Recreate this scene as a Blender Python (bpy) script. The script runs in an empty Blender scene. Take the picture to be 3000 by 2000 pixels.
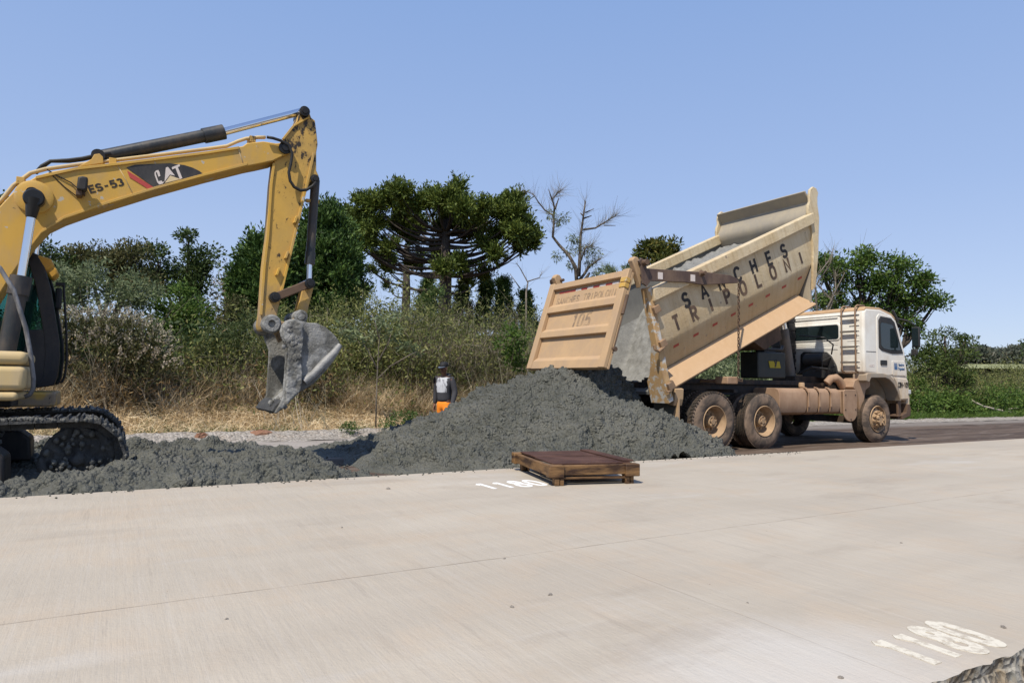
import bpy, bmesh, math, random
import numpy as np
from mathutils import Vector, Matrix, Euler

# ------------------------------------------------------------------ camera, sky, sun, exposure
SC = bpy.context.scene
COL = SC.collection
rng = np.random.default_rng(7)
random.seed(7)
F = 2000.0; CAMH = 1.21
PITCH = math.atan(120/2000); ROLL = 0.015
RM = (Matrix.Rotation(math.pi/2+PITCH, 3, 'X') @ Matrix.Rotation(ROLL, 3, 'Z'))
cam_d = bpy.data.cameras.new('camera'); cam = bpy.data.objects.new('camera', cam_d); COL.objects.link(cam)
cam.matrix_world = Matrix.Translation((0, 0, CAMH)) @ RM.to_4x4()
cam_d.sensor_width = 36; cam_d.lens = 24; cam_d.clip_start = 0.05; cam_d.clip_end = 3000
SC.camera = cam

SUN = Vector((-.31, -.62, 1)).normalized()
SUN_EL = math.asin(SUN.z)
world = bpy.data.worlds.new('World'); SC.world = world; world.use_nodes = True
wn = world.node_tree.nodes; wl = world.node_tree.links; wn.clear()
sky = wn.new('ShaderNodeTexSky'); sky.sky_type = 'NISHITA'; sky.sun_disc = False
sky.sun_elevation = SUN_EL; sky.sun_rotation = math.atan2(SUN.x, SUN.y)
sky.altitude = 900; sky.air_density = 1.0; sky.dust_density = 1.0; sky.ozone_density = 3.0
STR = 0.15
bg = wn.new('ShaderNodeBackground'); bg.inputs['Strength'].default_value = STR
wtc = wn.new('ShaderNodeTexCoord'); sep = wn.new('ShaderNodeSeparateXYZ'); cr = wn.new('ShaderNodeValToRGB')   # hazy lavender blue, paler at the horizon
els = cr.color_ramp.elements; els[0].position = 0; els[0].color = (.53, .60, .76, 1); els[1].position = 1; els[1].color = (.18, .30, .62, 1)
for p_, c_ in ((.10, (.455, .545, .755)), (.26, (.355, .475, .745)), (.50, (.265, .405, .72))):
    e = els.new(p_); e.color = (*c_, 1)
gain = wn.new('ShaderNodeMix'); gain.data_type = 'RGBA'; gain.blend_type = 'MULTIPLY'; gain.inputs[0].default_value = 1; gain.clamp_result = False
k_ = 0.95/STR; gain.inputs[7].default_value = (k_, k_, k_, 1)
mixs = wn.new('ShaderNodeMix'); mixs.data_type = 'RGBA'; mixs.inputs[0].default_value = 0.80; mixs.clamp_result = False
wo = wn.new('ShaderNodeOutputWorld')
wl.new(wtc.outputs['Generated'], sep.inputs[0]); wl.new(sep.outputs['Z'], cr.inputs[0]); wl.new(cr.outputs[0], gain.inputs[6])
wl.new(sky.outputs[0], mixs.inputs[6]); wl.new(gain.outputs[2], mixs.inputs[7]); wl.new(mixs.outputs[2], bg.inputs[0]); wl.new(bg.outputs[0], wo.inputs[0])

sd = bpy.data.lights.new('sun', 'SUN'); sd.energy = 4.6; sd.angle = math.radians(0.53); sd.color = (1, 0.925, 0.80)
sun = bpy.data.objects.new('sun', sd); COL.objects.link(sun)
sun.rotation_euler = SUN.to_track_quat('Z', 'Y').to_euler(); sun.location = (-20, -15, 40)
SC.view_settings.view_transform = 'Standard'; SC.view_settings.look = 'None'
SC.view_settings.exposure = 0.2; SC.view_settings.gamma = 1.0; SC.view_settings.use_curve_mapping = False

# ------------------------------------------------------------------ frames of reference
ROAD = math.radians(30.2)
U = Vector((math.cos(ROAD), math.sin(ROAD), 0)); N = Vector((-U.y, U.x, 0))
def rd(r, d, z=0.0): return U*r + N*d + Vector((0, 0, z))
def ray(px, py): return RM @ Vector(((px-1500)/F, -(py-1000)/F, -1))
CP = Vector((0, 0, CAMH))
def onY(px, py, Y):
    q = ray(px, py); return CP + q*(Y/q.y)
def on_d(px, py, d):                       # (r, z) where the sight line meets the upright plane d along the road
    q = ray(px, py); w = CP + q*((d - CP.dot(N))/q.dot(N)); return (w.dot(U), w.z)
def horizon(px): return 1097.5+.015*px

# ------------------------------------------------------------------ mesh helpers
class MB:
    def __init__(s): s.v = []; s.f = []
    def add(s, vs, fs):
        o = len(s.v); s.v += [tuple(v) for v in vs]; s.f += [tuple(i+o for i in f) for f in fs]
    def box(s, x0, x1, y0, y1, z0, z1, M=None):
        vs = [Vector((x, y, z)) for x in (x0, x1) for y in (y0, y1) for z in (z0, z1)]
        if M: vs = [M @ v for v in vs]
        s.add(vs, [(0,1,3,2),(4,6,7,5),(0,4,5,1),(2,3,7,6),(0,2,6,4),(1,5,7,3)])
    def prism(s, pts, a, b, fn=lambda u, v, w: (u, w, v)):   # polygon (u,v) swept from w=a to w=b
        n = len(pts)
        s.add([fn(u, v, a) for u, v in pts]+[fn(u, v, b) for u, v in pts],
              [tuple(range(n)), tuple(range(2*n-1, n-1, -1))]+[(i, i+n, (i+1) % n+n, (i+1) % n) for i in range(n)])
    def tube(s, pts, rad, n=8, caps=True):
        pts = [Vector(p) for p in pts]; m = len(pts)
        rad = rad if isinstance(rad, (list, tuple)) else [rad]*m
        t0 = (pts[1]-pts[0]).normalized(); up = t0.orthogonal().normalized(); vs = []
        for i, p in enumerate(pts):
            t = (pts[min(i+1, m-1)]-pts[max(i-1, 0)]).normalized()
            up = (up-t*up.dot(t))
            up = up.normalized() if up.length > 1e-5 else t.orthogonal().normalized()
            b = t.cross(up)
            for k in range(n):
                a = 2*math.pi*k/n; vs.append(p+(up*math.cos(a)+b*math.sin(a))*rad[i])
        fs = [(i*n+k, i*n+(k+1) % n, (i+1)*n+(k+1) % n, (i+1)*n+k) for i in range(m-1) for k in range(n)]
        if caps: fs += [tuple(range(n-1, -1, -1)), tuple(range((m-1)*n, m*n))]
        s.add(vs, fs)
    def lathe(s, prof, c=(0, 0, 0), axis='y', n=48):         # profile (radius, along axis)
        vs = []; m = len(prof); c = Vector(c)
        for r, t in prof:
            for k in range(n):
                a = 2*math.pi*k/n; p, q = r*math.cos(a), r*math.sin(a)
                vs.append(c+(Vector((p, t, q)) if axis == 'y' else Vector((p, q, t)) if axis == 'z' else Vector((t, p, q))))
        fs = [(i*n+k, i*n+(k+1) % n, (i+1)*n+(k+1) % n, (i+1)*n+k) for i in range(m-1) for k in range(n)]
        s.add(vs, fs)
    def ball(s, c, r, n=10, sc=(1, 1, 1)):
        prof = [(max(1e-4, math.sin(math.pi*i/n)), -math.cos(math.pi*i/n)) for i in range(n+1)]
        o = len(s.v); s.lathe(prof, axis='z', n=n*2)
        s.v[o:] = [(c[0]+x*r*sc[0], c[1]+y*r*sc[1], c[2]+z*r*sc[2]) for x, y, z in s.v[o:]]
    def build(s, name, mat, parent=None, smooth=False, bevel=0, seg=2, fix=True):
        me = bpy.data.meshes.new(name); me.from_pydata(s.v, [], s.f)
        if fix:
            b = bmesh.new(); b.from_mesh(me); bmesh.ops.recalc_face_normals(b, faces=b.faces); b.to_mesh(me); b.free()
        o = bpy.data.objects.new(name, me); COL.objects.link(o); me.materials.append(mat)
        if smooth == 'auto':
            me.polygons.foreach_set('use_smooth', [True]*len(me.polygons)); me.set_sharp_from_angle(angle=math.radians(35))
        elif smooth: me.polygons.foreach_set('use_smooth', [True]*len(me.polygons))
        if bevel:
            m = o.modifiers.new('bevel', 'BEVEL'); m.width = bevel; m.segments = seg; m.limit_method = 'ANGLE'; m.angle_limit = math.radians(35)
            m.harden_normals = False
        if parent: o.parent = parent
        return o
def tag(o, label=None, cat=None, group=None, kind=None):
    if label: o['label'] = label
    if cat: o['category'] = cat
    if group: o['group'] = group
    if kind: o['kind'] = kind
    return o
def thing(name, label, cat, loc=(0, 0, 0), rz=0, group=None):
    o = bpy.data.objects.new(name, None); COL.objects.link(o); o.location = loc; o.rotation_euler = (0, 0, rz)
    o.empty_display_size = .2
    return tag(o, label, cat, group)
def np_mesh(name, V, quads, mat, parent=None, smooth=False):
    V = np.asarray(V, dtype=np.float32).reshape(-1, 3); q = np.asarray(quads, dtype=np.int32)
    me = bpy.data.meshes.new(name); me.vertices.add(len(V)); me.vertices.foreach_set('co', V.ravel())
    k = q.shape[1]
    me.loops.add(q.size); me.loops.foreach_set('vertex_index', q.ravel())
    me.polygons.add(len(q)); me.polygons.foreach_set('loop_start', np.arange(0, q.size, k, dtype=np.int32))
    me.update(calc_edges=True); me.materials.append(mat)
    if smooth: me.polygons.foreach_set('use_smooth', np.ones(len(q), dtype=bool))
    o = bpy.data.objects.new(name, me); COL.objects.link(o)
    if parent: o.parent = parent
    return o
def text_mesh(txt, size, bold=0.0, shear=0, spacing=1.0):
    c = bpy.data.curves.new('t', 'FONT'); c.body = txt; c.size = size; c.offset = bold; c.shear = shear; c.space_character = spacing
    c.align_x = 'CENTER'; c.align_y = 'CENTER'
    o = bpy.data.objects.new('t', c); COL.objects.link(o)
    me = bpy.data.meshes.new_from_object(o.evaluated_get(bpy.context.evaluated_depsgraph_get()))
    bpy.data.objects.remove(o)
    return me
def text(name, txt, size, mat, parent, M, bold=0.0, shear=0, sx=1.0, spacing=1.0, jitter=0):
    bpy.context.view_layer.update()
    me = text_mesh(txt, size, bold, shear, spacing)
    me.transform(Matrix.Diagonal((sx, 1, 1, 1)))
    b = bmesh.new(); b.from_mesh(me)
    r = bmesh.ops.extrude_face_region(b, geom=b.faces[:])
    bmesh.ops.translate(b, vec=(0, 0, .003), verts=[g for g in r['geom'] if isinstance(g, bmesh.types.BMVert)])
    bmesh.ops.recalc_face_normals(b, faces=b.faces); b.to_mesh(me); b.free()
    me.transform(M); me.name = name; me.materials.clear(); me.materials.append(mat)
    o = bpy.data.objects.new(name, me); COL.objects.link(o)
    if parent: o.parent = parent
    return o
def _arc(cx, cy, rx, ry, a0, a1, n=12): return [(cx+rx*math.cos(math.radians(a0+(a1-a0)*i/n)), cy+ry*math.sin(math.radians(a0+(a1-a0)*i/n))) for i in range(n+1)]
def _ell(w, h, p=2.6, n=32):
    f = lambda v: math.copysign(abs(v)**(2/p), v)
    return [(w/2+w/2*f(math.cos(2*math.pi*i/n)), h/2+h/2*f(math.sin(2*math.pi*i/n))) for i in range(n)]
GL_ = {   # strokes in a box 0.6 wide, 1 high: (points, closed)
 'I': [([(.3, 0), (.3, 1)], 0)], '1': [([(.34, 0), (.34, 1)], 0), ([(.12, .80), (.28, .93)], 0)], 'T': [([(0, 1), (.6, 1)], 0), ([(.3, .92), (.3, -.06)], 0)],
 'L': [([(.06, 1.06), (.06, 0), (.58, 0)], 0)], 'E': [([(.60, 1), (.06, 1), (.06, 0), (.60, 0)], 0), ([(.13, .52), (.54, .52)], 0)], 'H': [([(.03, -.06), (.03, 1.06)], 0), ([(.57, -.06), (.57, 1.06)], 0), ([(.1, .52), (.5, .52)], 0)],
 'N': [([(.03, -.06), (.03, 1.0), (.57, 0), (.57, 1.06)], 0)], 'M': [([(.0, -.06), (.0, 1.0), (.32, .35), (.64, 1), (.64, -.06)], 0)], 'A': [([(-.03, -.06), (.3, 1.0), (.63, -.06)], 0), ([(.14, .30), (.46, .30)], 0)],
 'O': [(_ell(.62, 1), 1)], '0': [(_ell(.52, 1), 1)], 'C': [(_arc(.31, .72, .29, .30, 15, 180, 8)+_arc(.31, .28, .29, .30, 180, 345, 8), 0)],
 'S': [(_arc(.30, .74, .26, .26, 20, 235, 10)+_arc(.30, .26, .28, .26, 55, -160, 10), 0)], '3': [(_arc(.28, .76, .24, .24, 150, -80, 10), 0), (_arc(.28, .27, .27, .27, 85, -150, 10), 0)],
 'P': [([(.05, -.06), (.05, 1), (.34, 1)]+_arc(.34, .73, .24, .27, 90, -90, 8)+[(.12, .46)], 0)], 'R': [([(.05, -.06), (.05, 1), (.34, 1)]+_arc(.34, .75, .23, .25, 90, -90, 8)+[(.12, .50)], 0), ([(.30, .45), (.58, -.06)], 0)],
 'B': [([(.12, .52), (.05, .52), (.05, 1), (.34, 1)]+_arc(.34, .77, .22, .23, 90, -90, 8)+[(.13, .54)], 0), ([(.05, .47), (.05, 0), (.34, 0)]+_arc(.34, .25, .25, .25, -90, 90, 8)+[(.13, .50)], 0)],
 '5': [([(.56, 1), (.10, 1), (.07, .55)]+_arc(.30, .30, .28, .30, 120, -150, 12), 0)], '8': [([(.3+.23*math.cos(t), .77+.23*math.sin(t)) for t in [2*math.pi*i/20 for i in range(20)]], 1), ([(.3+.28*math.cos(t), .26+.27*math.sin(t)) for t in [2*math.pi*i/22 for i in range(22)]], 1)],
 '4': [([(.44, -.06), (.44, 1.0), (.02, .30), (.62, .30)], 0)], '-': [([(.1, .45), (.5, .45)], 0)], ' ': []}
def stroke(mb, pts, w, closed, T):
    P = [Vector(p) for p in pts]; n = len(P); L = []; R = []
    for i in range(n):
        a = P[i-1] if (i or closed) else P[i]; c = P[(i+1) % n] if (i < n-1 or closed) else P[i]
        d1 = (P[i]-a); d2 = (c-P[i]); d1 = d1.normalized() if d1.length > 1e-6 else d2.normalized(); d2 = d2.normalized() if d2.length > 1e-6 else d1
        n1 = Vector((-d1.y, d1.x)); n2 = Vector((-d2.y, d2.x)); m = n1+n2; m = m.normalized() if m.length > 1e-3 else n1
        k = min(1.6, 1/max(.3, m.dot(n1))); L.append(P[i]+m*w/2*k); R.append(P[i]-m*w/2*k)
    k = n if closed else n-1; vs = [T(p.x, p.y, z) for z in (0, 1) for q in (L, R) for p in q]; fs = []
    for i in range(k):
        j = (i+1) % n
        fs += [(i, j, n+j, n+i), (2*n+i, 3*n+i, 3*n+j, 2*n+j), (i, 2*n+i, 2*n+j, j), (n+i, n+j, 3*n+j, 3*n+i)]
    if not closed: fs += [(0, n, 3*n, 2*n), (n-1, 3*n-1, 4*n-1, 2*n-1)]
    mb.add(vs, fs)
def lettering(txt, M, size, width=None, mat=None, parent=None, bw=.20, gap=.26, slant=0, name='lettering'):
    """M places the text: its centre, reading along local x, up along local y"""
    adv = .6+gap; tot = adv*len(txt)-gap; sx = (width/(tot*size)) if width else 1.0; mb = MB(); h = 0
    for i, ch in enumerate(txt):
        for pts, cl in GL_[ch]:
            h += 1; q = .0004*(h % 3)
            def T(x, y, z, i=i, q=q): return M @ Vector(((x+i*adv-tot/2+slant*(y-.5))*size*sx, (y-.5)*size, (.0012+q if z else -.001)))
            stroke(mb, pts, bw, cl, T)
    return mb.build(name, mat, parent)
def frame(o, x, y):          # matrix with origin o, local x along x, local y along y
    x = Vector(x).normalized(); y = Vector(y).normalized(); z = x.cross(y)
    m = Matrix((x, y, z)).transposed().to_4x4(); m.translation = Vector(o); return m

# ------------------------------------------------------------------ noise in numpy
def _h(i, j, k, s):
    n = (i*73856093 ^ j*19349663 ^ k*83492791 ^ (s*2654435761 & 0x7fffffff)) & 0x7fffffff
    n = (n ^ (n >> 13))*1274126177 & 0x7fffffff; n = (n ^ (n >> 16)) & 0xffffff
    return n/float(0xffffff)
def vnoise(P, sc, s=0):
    q = P/sc; i = np.floor(q).astype(np.int64); f = q-i; f = f*f*(3-2*f); out = 0
    for a in (0, 1):
        for b in (0, 1):
            for c in (0, 1):
                w = (f[:, 0] if a else 1-f[:, 0])*(f[:, 1] if b else 1-f[:, 1])*(f[:, 2] if c else 1-f[:, 2])
                out = out+w*_h(i[:, 0]+a, i[:, 1]+b, i[:, 2]+c, s)
    return out
def worley(P, sc, s=0):
    q = P/sc; i = np.floor(q).astype(np.int64); best = np.full(len(P), 9.)
    for a in (-1, 0, 1):
        for b in (-1, 0, 1):
            for c in (-1, 0, 1):
                ii = i+np.array([a, b, c])
                x = ii[:, 0]+_h(ii[:, 0], ii[:, 1], ii[:, 2], s)-q[:, 0]; y = ii[:, 1]+_h(ii[:, 0], ii[:, 1], ii[:, 2], s+11)-q[:, 1]
                z = ii[:, 2]+_h(ii[:, 0], ii[:, 1], ii[:, 2], s+23)-q[:, 2]
                best = np.minimum(best, x*x+y*y+z*z)
    return np.sqrt(best)

# ------------------------------------------------------------------ materials
class MT:
    def __init__(s, name, rough=.6, spec=.4, metal=0.0):
        s.m = bpy.data.materials.new(name); s.m.use_nodes = True; s.n = s.m.node_tree.nodes; s.l = s.m.node_tree.links
        s.b = s.n['Principled BSDF']; s.b.inputs['Roughness'].default_value = rough
        s.b.inputs['Specular IOR Level'].default_value = spec; s.b.inputs['Metallic'].default_value = metal
        s.tc = s.n.new('ShaderNodeTexCoord')
    def coord(s, scale=(1, 1, 1), world=False):
        mp = s.n.new('ShaderNodeMapping'); mp.inputs['Scale'].default_value = scale
        if world:
            g = s.n.new('ShaderNodeNewGeometry'); s.l.new(g.outputs['Position'], mp.inputs[0])
        else: s.l.new(s.tc.outputs['Object'], mp.inputs[0])
        return mp.outputs[0]
    def noise(s, scale, stretch=(1, 1, 1), detail=5, rough=.6, dist=0, off=0):
        t = s.n.new('ShaderNodeTexNoise'); t.inputs['Scale'].default_value = scale; t.inputs['Detail'].default_value = detail
        t.inputs['Roughness'].default_value = rough; t.inputs['Distortion'].default_value = dist
        c = s.coord(stretch); s.l.new(c, t.inputs['Vector'])
        if off: c.node.inputs['Location'].default_value = (off, off*.7, off*1.3)
        return t.outputs['Fac']
    def ramp(s, x, a, b, va=0., vb=1.):
        r = s.n.new('ShaderNodeMapRange'); s.put(x, r.inputs[0])
        for k, v in zip((1, 2, 3, 4), (a, b, va, vb)): r.inputs[k].default_value = v
        return r.outputs[0]
    def put(s, x, sock):
        if isinstance(x, bpy.types.NodeSocket): s.l.new(x, sock)
        elif isinstance(x, (tuple, list)): sock.default_value = (*x[:3], 1) if sock.type == 'RGBA' else x
        else: sock.default_value = x
    def mix(s, fac, a, b, mode='MIX'):
        m = s.n.new('ShaderNodeMix'); m.data_type = 'RGBA'; m.blend_type = mode
        s.put(fac, m.inputs[0]); s.put(a, m.inputs[6]); s.put(b, m.inputs[7]); return m.outputs[2]
    def math(s, op, a, b=0.):
        m = s.n.new('ShaderNodeMath'); m.operation = op; s.put(a, m.inputs[0]); s.put(b, m.inputs[1]); return m.outputs[0]
    def axis(s, i):
        x = s.n.new('ShaderNodeSeparateXYZ'); s.l.new(s.tc.outputs['Object'], x.inputs[0]); return x.outputs[i]
    def bump(s, h, dist=.01, strength=1.0):
        b = s.n.new('ShaderNodeBump'); b.inputs['Distance'].default_value = dist; b.inputs['Strength'].default_value = strength
        s.put(h, b.inputs['Height']); s.l.new(b.outputs[0], s.b.inputs['Normal'])
    def col(s, c): s.put(c, s.b.inputs['Base Color']); return s
def paint(name, col, dirt=(.3, .22, .14), amt=.35, rough=.5, metal=0, spots=None, zdirt=None, scale=1.6, chips=None):
    m = MT(name, rough, .35, metal)
    n1 = m.noise(scale, detail=6); n2 = m.noise(scale*6, (1, 1, .35), detail=6, off=3)
    c = m.mix(m.ramp(n1, .3, .7), col, tuple(v*.86 for v in col))
    f = m.math('MULTIPLY', m.ramp(m.math('ADD', m.math('MULTIPLY', n1, .6), m.math('MULTIPLY', n2, .4)), .44, .62), amt)
    if zdirt:
        z = m.ramp(m.axis(2), zdirt[0], zdirt[1], 1, 0)
        f = m.math('MINIMUM', m.math('ADD', f, m.math('MULTIPLY', z, m.ramp(n2, .2, .6, .55, 1))), 1.0)
    c = m.mix(f, c, dirt)
    if spots:                                  # (colour, threshold, scale)
        ns = m.noise(spots[2], detail=7, rough=.68, off=8)
        c = m.mix(m.ramp(ns, spots[1], spots[1]+.035), c, spots[0])
    if chips:
        ns = m.noise(chips[2], detail=3, off=15); c = m.mix(m.ramp(ns, chips[1], chips[1]+.02), c, chips[0])
    m.col(c); m.put(m.ramp(f, 0, 1, rough, .85), m.b.inputs['Roughness']); m.bump(n2, .004, .5)
    return m.m
YEL = paint('machine_yellow', (.56, .335, .062), (.40, .28, .14), .55, .5, spots=((.10, .07, .04), .675, 11), chips=((.42, .38, .31), .655, 7))
def stick_mat():
    m = MT('muddy_yellow', .55, .35); n1 = m.noise(1.6, detail=6); n2 = m.noise(13, (1, 1, .55), detail=8, rough=.72, off=3); n3 = m.noise(4.5, detail=6, off=9)
    top_ = m.ramp(m.axis(2), 3.9, 5.0, 0, 1); low = m.ramp(m.axis(2), 1.9, 2.9, 1, 0)
    c = m.mix(m.ramp(n1, .35, .65), (.55, .33, .065), (.46, .29, .08))
    c = m.mix(m.math('MULTIPLY', m.ramp(n3, .45, .6), m.math('ADD', m.math('MULTIPLY', top_, .6), .12)), c, (.24, .16, .06))
    c = m.mix(m.math('MULTIPLY', low, m.ramp(n3, .4, .55)), c, (.30, .22, .14))
    sp = m.math('ADD', n2, m.math('ADD', m.math('MULTIPLY', top_, .14), m.math('MULTIPLY', m.math('SUBTRACT', n3, .5), .35)))
    c = m.mix(m.ramp(sp, .625, .675), c, (.035, .026, .018)); m.col(c); m.bump(n2, .006, .6); return m.m
YELM = stick_mat()
YELD = paint('pale_yellow', (.55, .41, .20), (.42, .34, .23), .7, .6, spots=((.5, .28, .03), .66, 7))
ORY = paint('lamp_yellow', (.62, .33, .04), (.25, .18, .1), .3, .5)
BLK = paint('black_steel', (.018, .018, .02), (.09, .075, .06), .45, .5)
BLKG = paint('greasy_black', (.012, .012, .012), (.05, .04, .03), .4, .35)
CYL = paint('cylinder_black', (.028, .032, .036), (.13, .10, .075), .55, .42)
GREY = paint('dusty_grey', (.12, .115, .11), (.28, .22, .16), .5, .7)
RUST = paint('rusty_steel', (.13, .08, .05), (.05, .035, .028), .7, .65)
RUSTP = paint('brown_arm_paint', (.085, .055, .045), (.25, .17, .11), .45, .65)
CHROME = MT('chrome_rod', .12, .6, 1.0).col((.75, .76, .78)).m
RUB = MT('rubber_hose', .55, .3).col((.02, .02, .02)).m
DUST = (.42, .265, .155)
BODY0 = paint('dusty_cream_body', (.60, .51, .35), (.44, .29, .14), .55, .6, zdirt=(1.3, 4.4), scale=1.1, chips=((.32, .26, .2), .72, 4))
def body_mat():
    m = MT('dusty_cream_body', .62, .3); th = math.radians(24)
    h = m.math('ADD', m.math('MULTIPLY', m.math('ADD', m.axis(0), 1.15), -math.sin(th)), m.math('MULTIPLY', m.math('SUBTRACT', m.axis(2), 1.0), math.cos(th)))
    s_ = m.math('ADD', m.math('MULTIPLY', m.math('ADD', m.axis(0), 1.15), math.cos(th)), m.math('MULTIPLY', m.math('SUBTRACT', m.axis(2), 1.0), math.sin(th)))
    cb_ = m.n.new('ShaderNodeCombineXYZ'); m.put(m.math('MULTIPLY', s_, 7.0), cb_.inputs[0]); m.put(m.math('MULTIPLY', h, .7), cb_.inputs[1]); m.put(m.axis(1), cb_.inputs[2])
    st = m.n.new('ShaderNodeTexNoise'); st.inputs['Scale'].default_value = 1.6; st.inputs['Detail'].default_value = 7; st.inputs['Roughness'].default_value = .65; m.l.new(cb_.outputs[0], st.inputs['Vector']); st = st.outputs['Fac']
    n1 = m.noise(.9, detail=7); n2 = m.noise(7, detail=7, off=3); n3 = m.noise(30, detail=4, off=6)
    c = m.mix(m.ramp(n1, .35, .65), (.60, .52, .37), (.55, .44, .26))
    rear = m.math('MULTIPLY', m.ramp(s_, .2, 4.4, 1, .15), m.ramp(n1, .3, .6, .5, 1))
    c = m.mix(m.math('MULTIPLY', rear, .55), c, (.44, .29, .145))
    c = m.mix(m.math('MULTIPLY', m.ramp(st, .50, .68), .55), c, (.36, .25, .13)); c = m.mix(m.math('MULTIPLY', m.ramp(st, .30, .42, 1, 0), .4), c, (.64, .58, .46))
    c = m.mix(m.math('MULTIPLY', m.ramp(h, .95, .80, 0, 1), .45), c, (.36, .235, .115))
    c = m.mix(m.ramp(n2, .66, .70), c, (.30, .24, .17)); c = m.mix(m.math('MULTIPLY', m.ramp(n3, .68, .72), .6), c, (.16, .10, .06))
    m.col(c); m.bump(m.math('ADD', m.math('MULTIPLY', n1, 6), m.math('ADD', n2, n3)), .008, .7); return m.m
BODY = body_mat()
GATE = paint('dusty_orange_gate', (.47, .315, .175), (.39, .27, .17), .95, .75, scale=1.8)
SKIRT = paint('orange_dust_skirt', (.47, .31, .175), (.52, .36, .22), .6, .75)
LINING = paint('cement_lining', (.155, .15, .135), (.11, .108, .10), .8, .85, scale=2.2)
WHITE = paint('dusty_white_cab', (.78, .76, .70), (.52, .39, .25), .24, .4, zdirt=(.9, 2.0), scale=1.3)
ROOFW = paint('red_dust_roof', (.50, .34, .2), (.40, .24, .13), .8, .8)
CHAS = paint('dusty_chassis', (.022, .02, .02), (.11, .072, .045), .7, .7)
TANK = paint('dusty_tank', (.36, .235, .15), (.27, .165, .10), .8, .7, spots=((.1, .06, .035), .69, 9), scale=2.5)
TYRE = paint('dusty_tyre', (.075, .058, .046), (.25, .175, .12), 1.0, .85, scale=2.2)
TREAD = paint('tyre_tread', (.03, .026, .022), (.15, .10, .065), .7, .9, scale=3)
RIM = paint('dusty_rim', (.34, .225, .13), (.45, .31, .18), .8, .7, scale=3)
GLASS = MT('dark_glass', .06, .6).col((.012, .02, .022)).m
PLBLK = paint('black_plastic', (.02, .021, .023), (.08, .065, .05), .3, .55)
OILBOX = paint('green_black_box', (.018, .026, .026), (.08, .07, .06), .3, .5)
LET = MT('black_lettering', .6, .3).col((.03, .025, .022)).m
LETF = MT('faded_lettering', .8, .2); LETF.col(LETF.mix(LETF.ramp(LETF.noise(9, detail=5), .4, .6), (.36, .25, .15), (.22, .16, .11))); LETF = LETF.m
LETW = MT('white_lettering', .6, .3); LETW.col(LETW.mix(LETW.ramp(LETW.noise(14, detail=5), .52, .62), (.62, .6, .56), (.22, .14, .09))); LETW = LETW.m
REDR = MT('red_reflector', .5, .4).col((.35, .05, .035)).m
WHR = MT('white_reflector', .5, .4).col((.62, .55, .5)).m
BLUE = MT('blue_print', .6, .3).col((.05, .12, .25)).m
YSTK = MT('yellow_sticker', .6, .3).col((.35, .28, .02)).m

def concrete_mat(name, a, b, rough=.75, bump=.012):
    m = MT(name, rough, .35); n = m.noise(9, detail=8, rough=.7); n2 = m.noise(38, detail=6, off=4)
    m.col(m.mix(m.ramp(n, .3, .7), a, b)); m.bump(m.math('ADD', n, m.math('MULTIPLY', n2, .6)), bump); return m.m
def wet_mat():
    m = MT('wet_concrete', .62, .4); v = m.n.new('ShaderNodeTexVoronoi'); v.inputs['Scale'].default_value = 26; m.l.new(m.coord(), v.inputs['Vector'])
    n = m.noise(7, detail=8, rough=.7); n2 = m.noise(45, detail=5, off=4); n3 = m.noise(1.2, detail=4, off=9)
    c = m.mix(m.ramp(n, .3, .7), (.050, .052, .042), (.108, .109, .090)); c = m.mix(m.math('MULTIPLY', m.ramp(n3, .42, .62), .6), c, (.135, .133, .113)); m.col(c)
    m.bump(m.math('ADD', m.math('MULTIPLY', v.outputs['Distance'], -1.2), m.math('ADD', n, m.math('MULTIPLY', n2, .7))), .028, 1); return m.m
WETC = wet_mat()
def caked_mat():
    m = MT('caked_concrete', .75, .3); n = m.noise(3.2, detail=7, rough=.6); n2 = m.noise(30, detail=7, off=4)
    c = m.mix(m.ramp(n, .46, .54), (.115, .112, .10), (.27, .268, .255)); c = m.mix(m.math('MULTIPLY', m.ramp(n2, .4, .65), .4), c, (.19, .187, .172)); m.col(c); m.bump(n2, .015, 1); return m.m
CAKED = caked_mat()
TRACKC = concrete_mat('track_mud', (.022, .023, .024), (.085, .083, .078), .7, .02)

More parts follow.
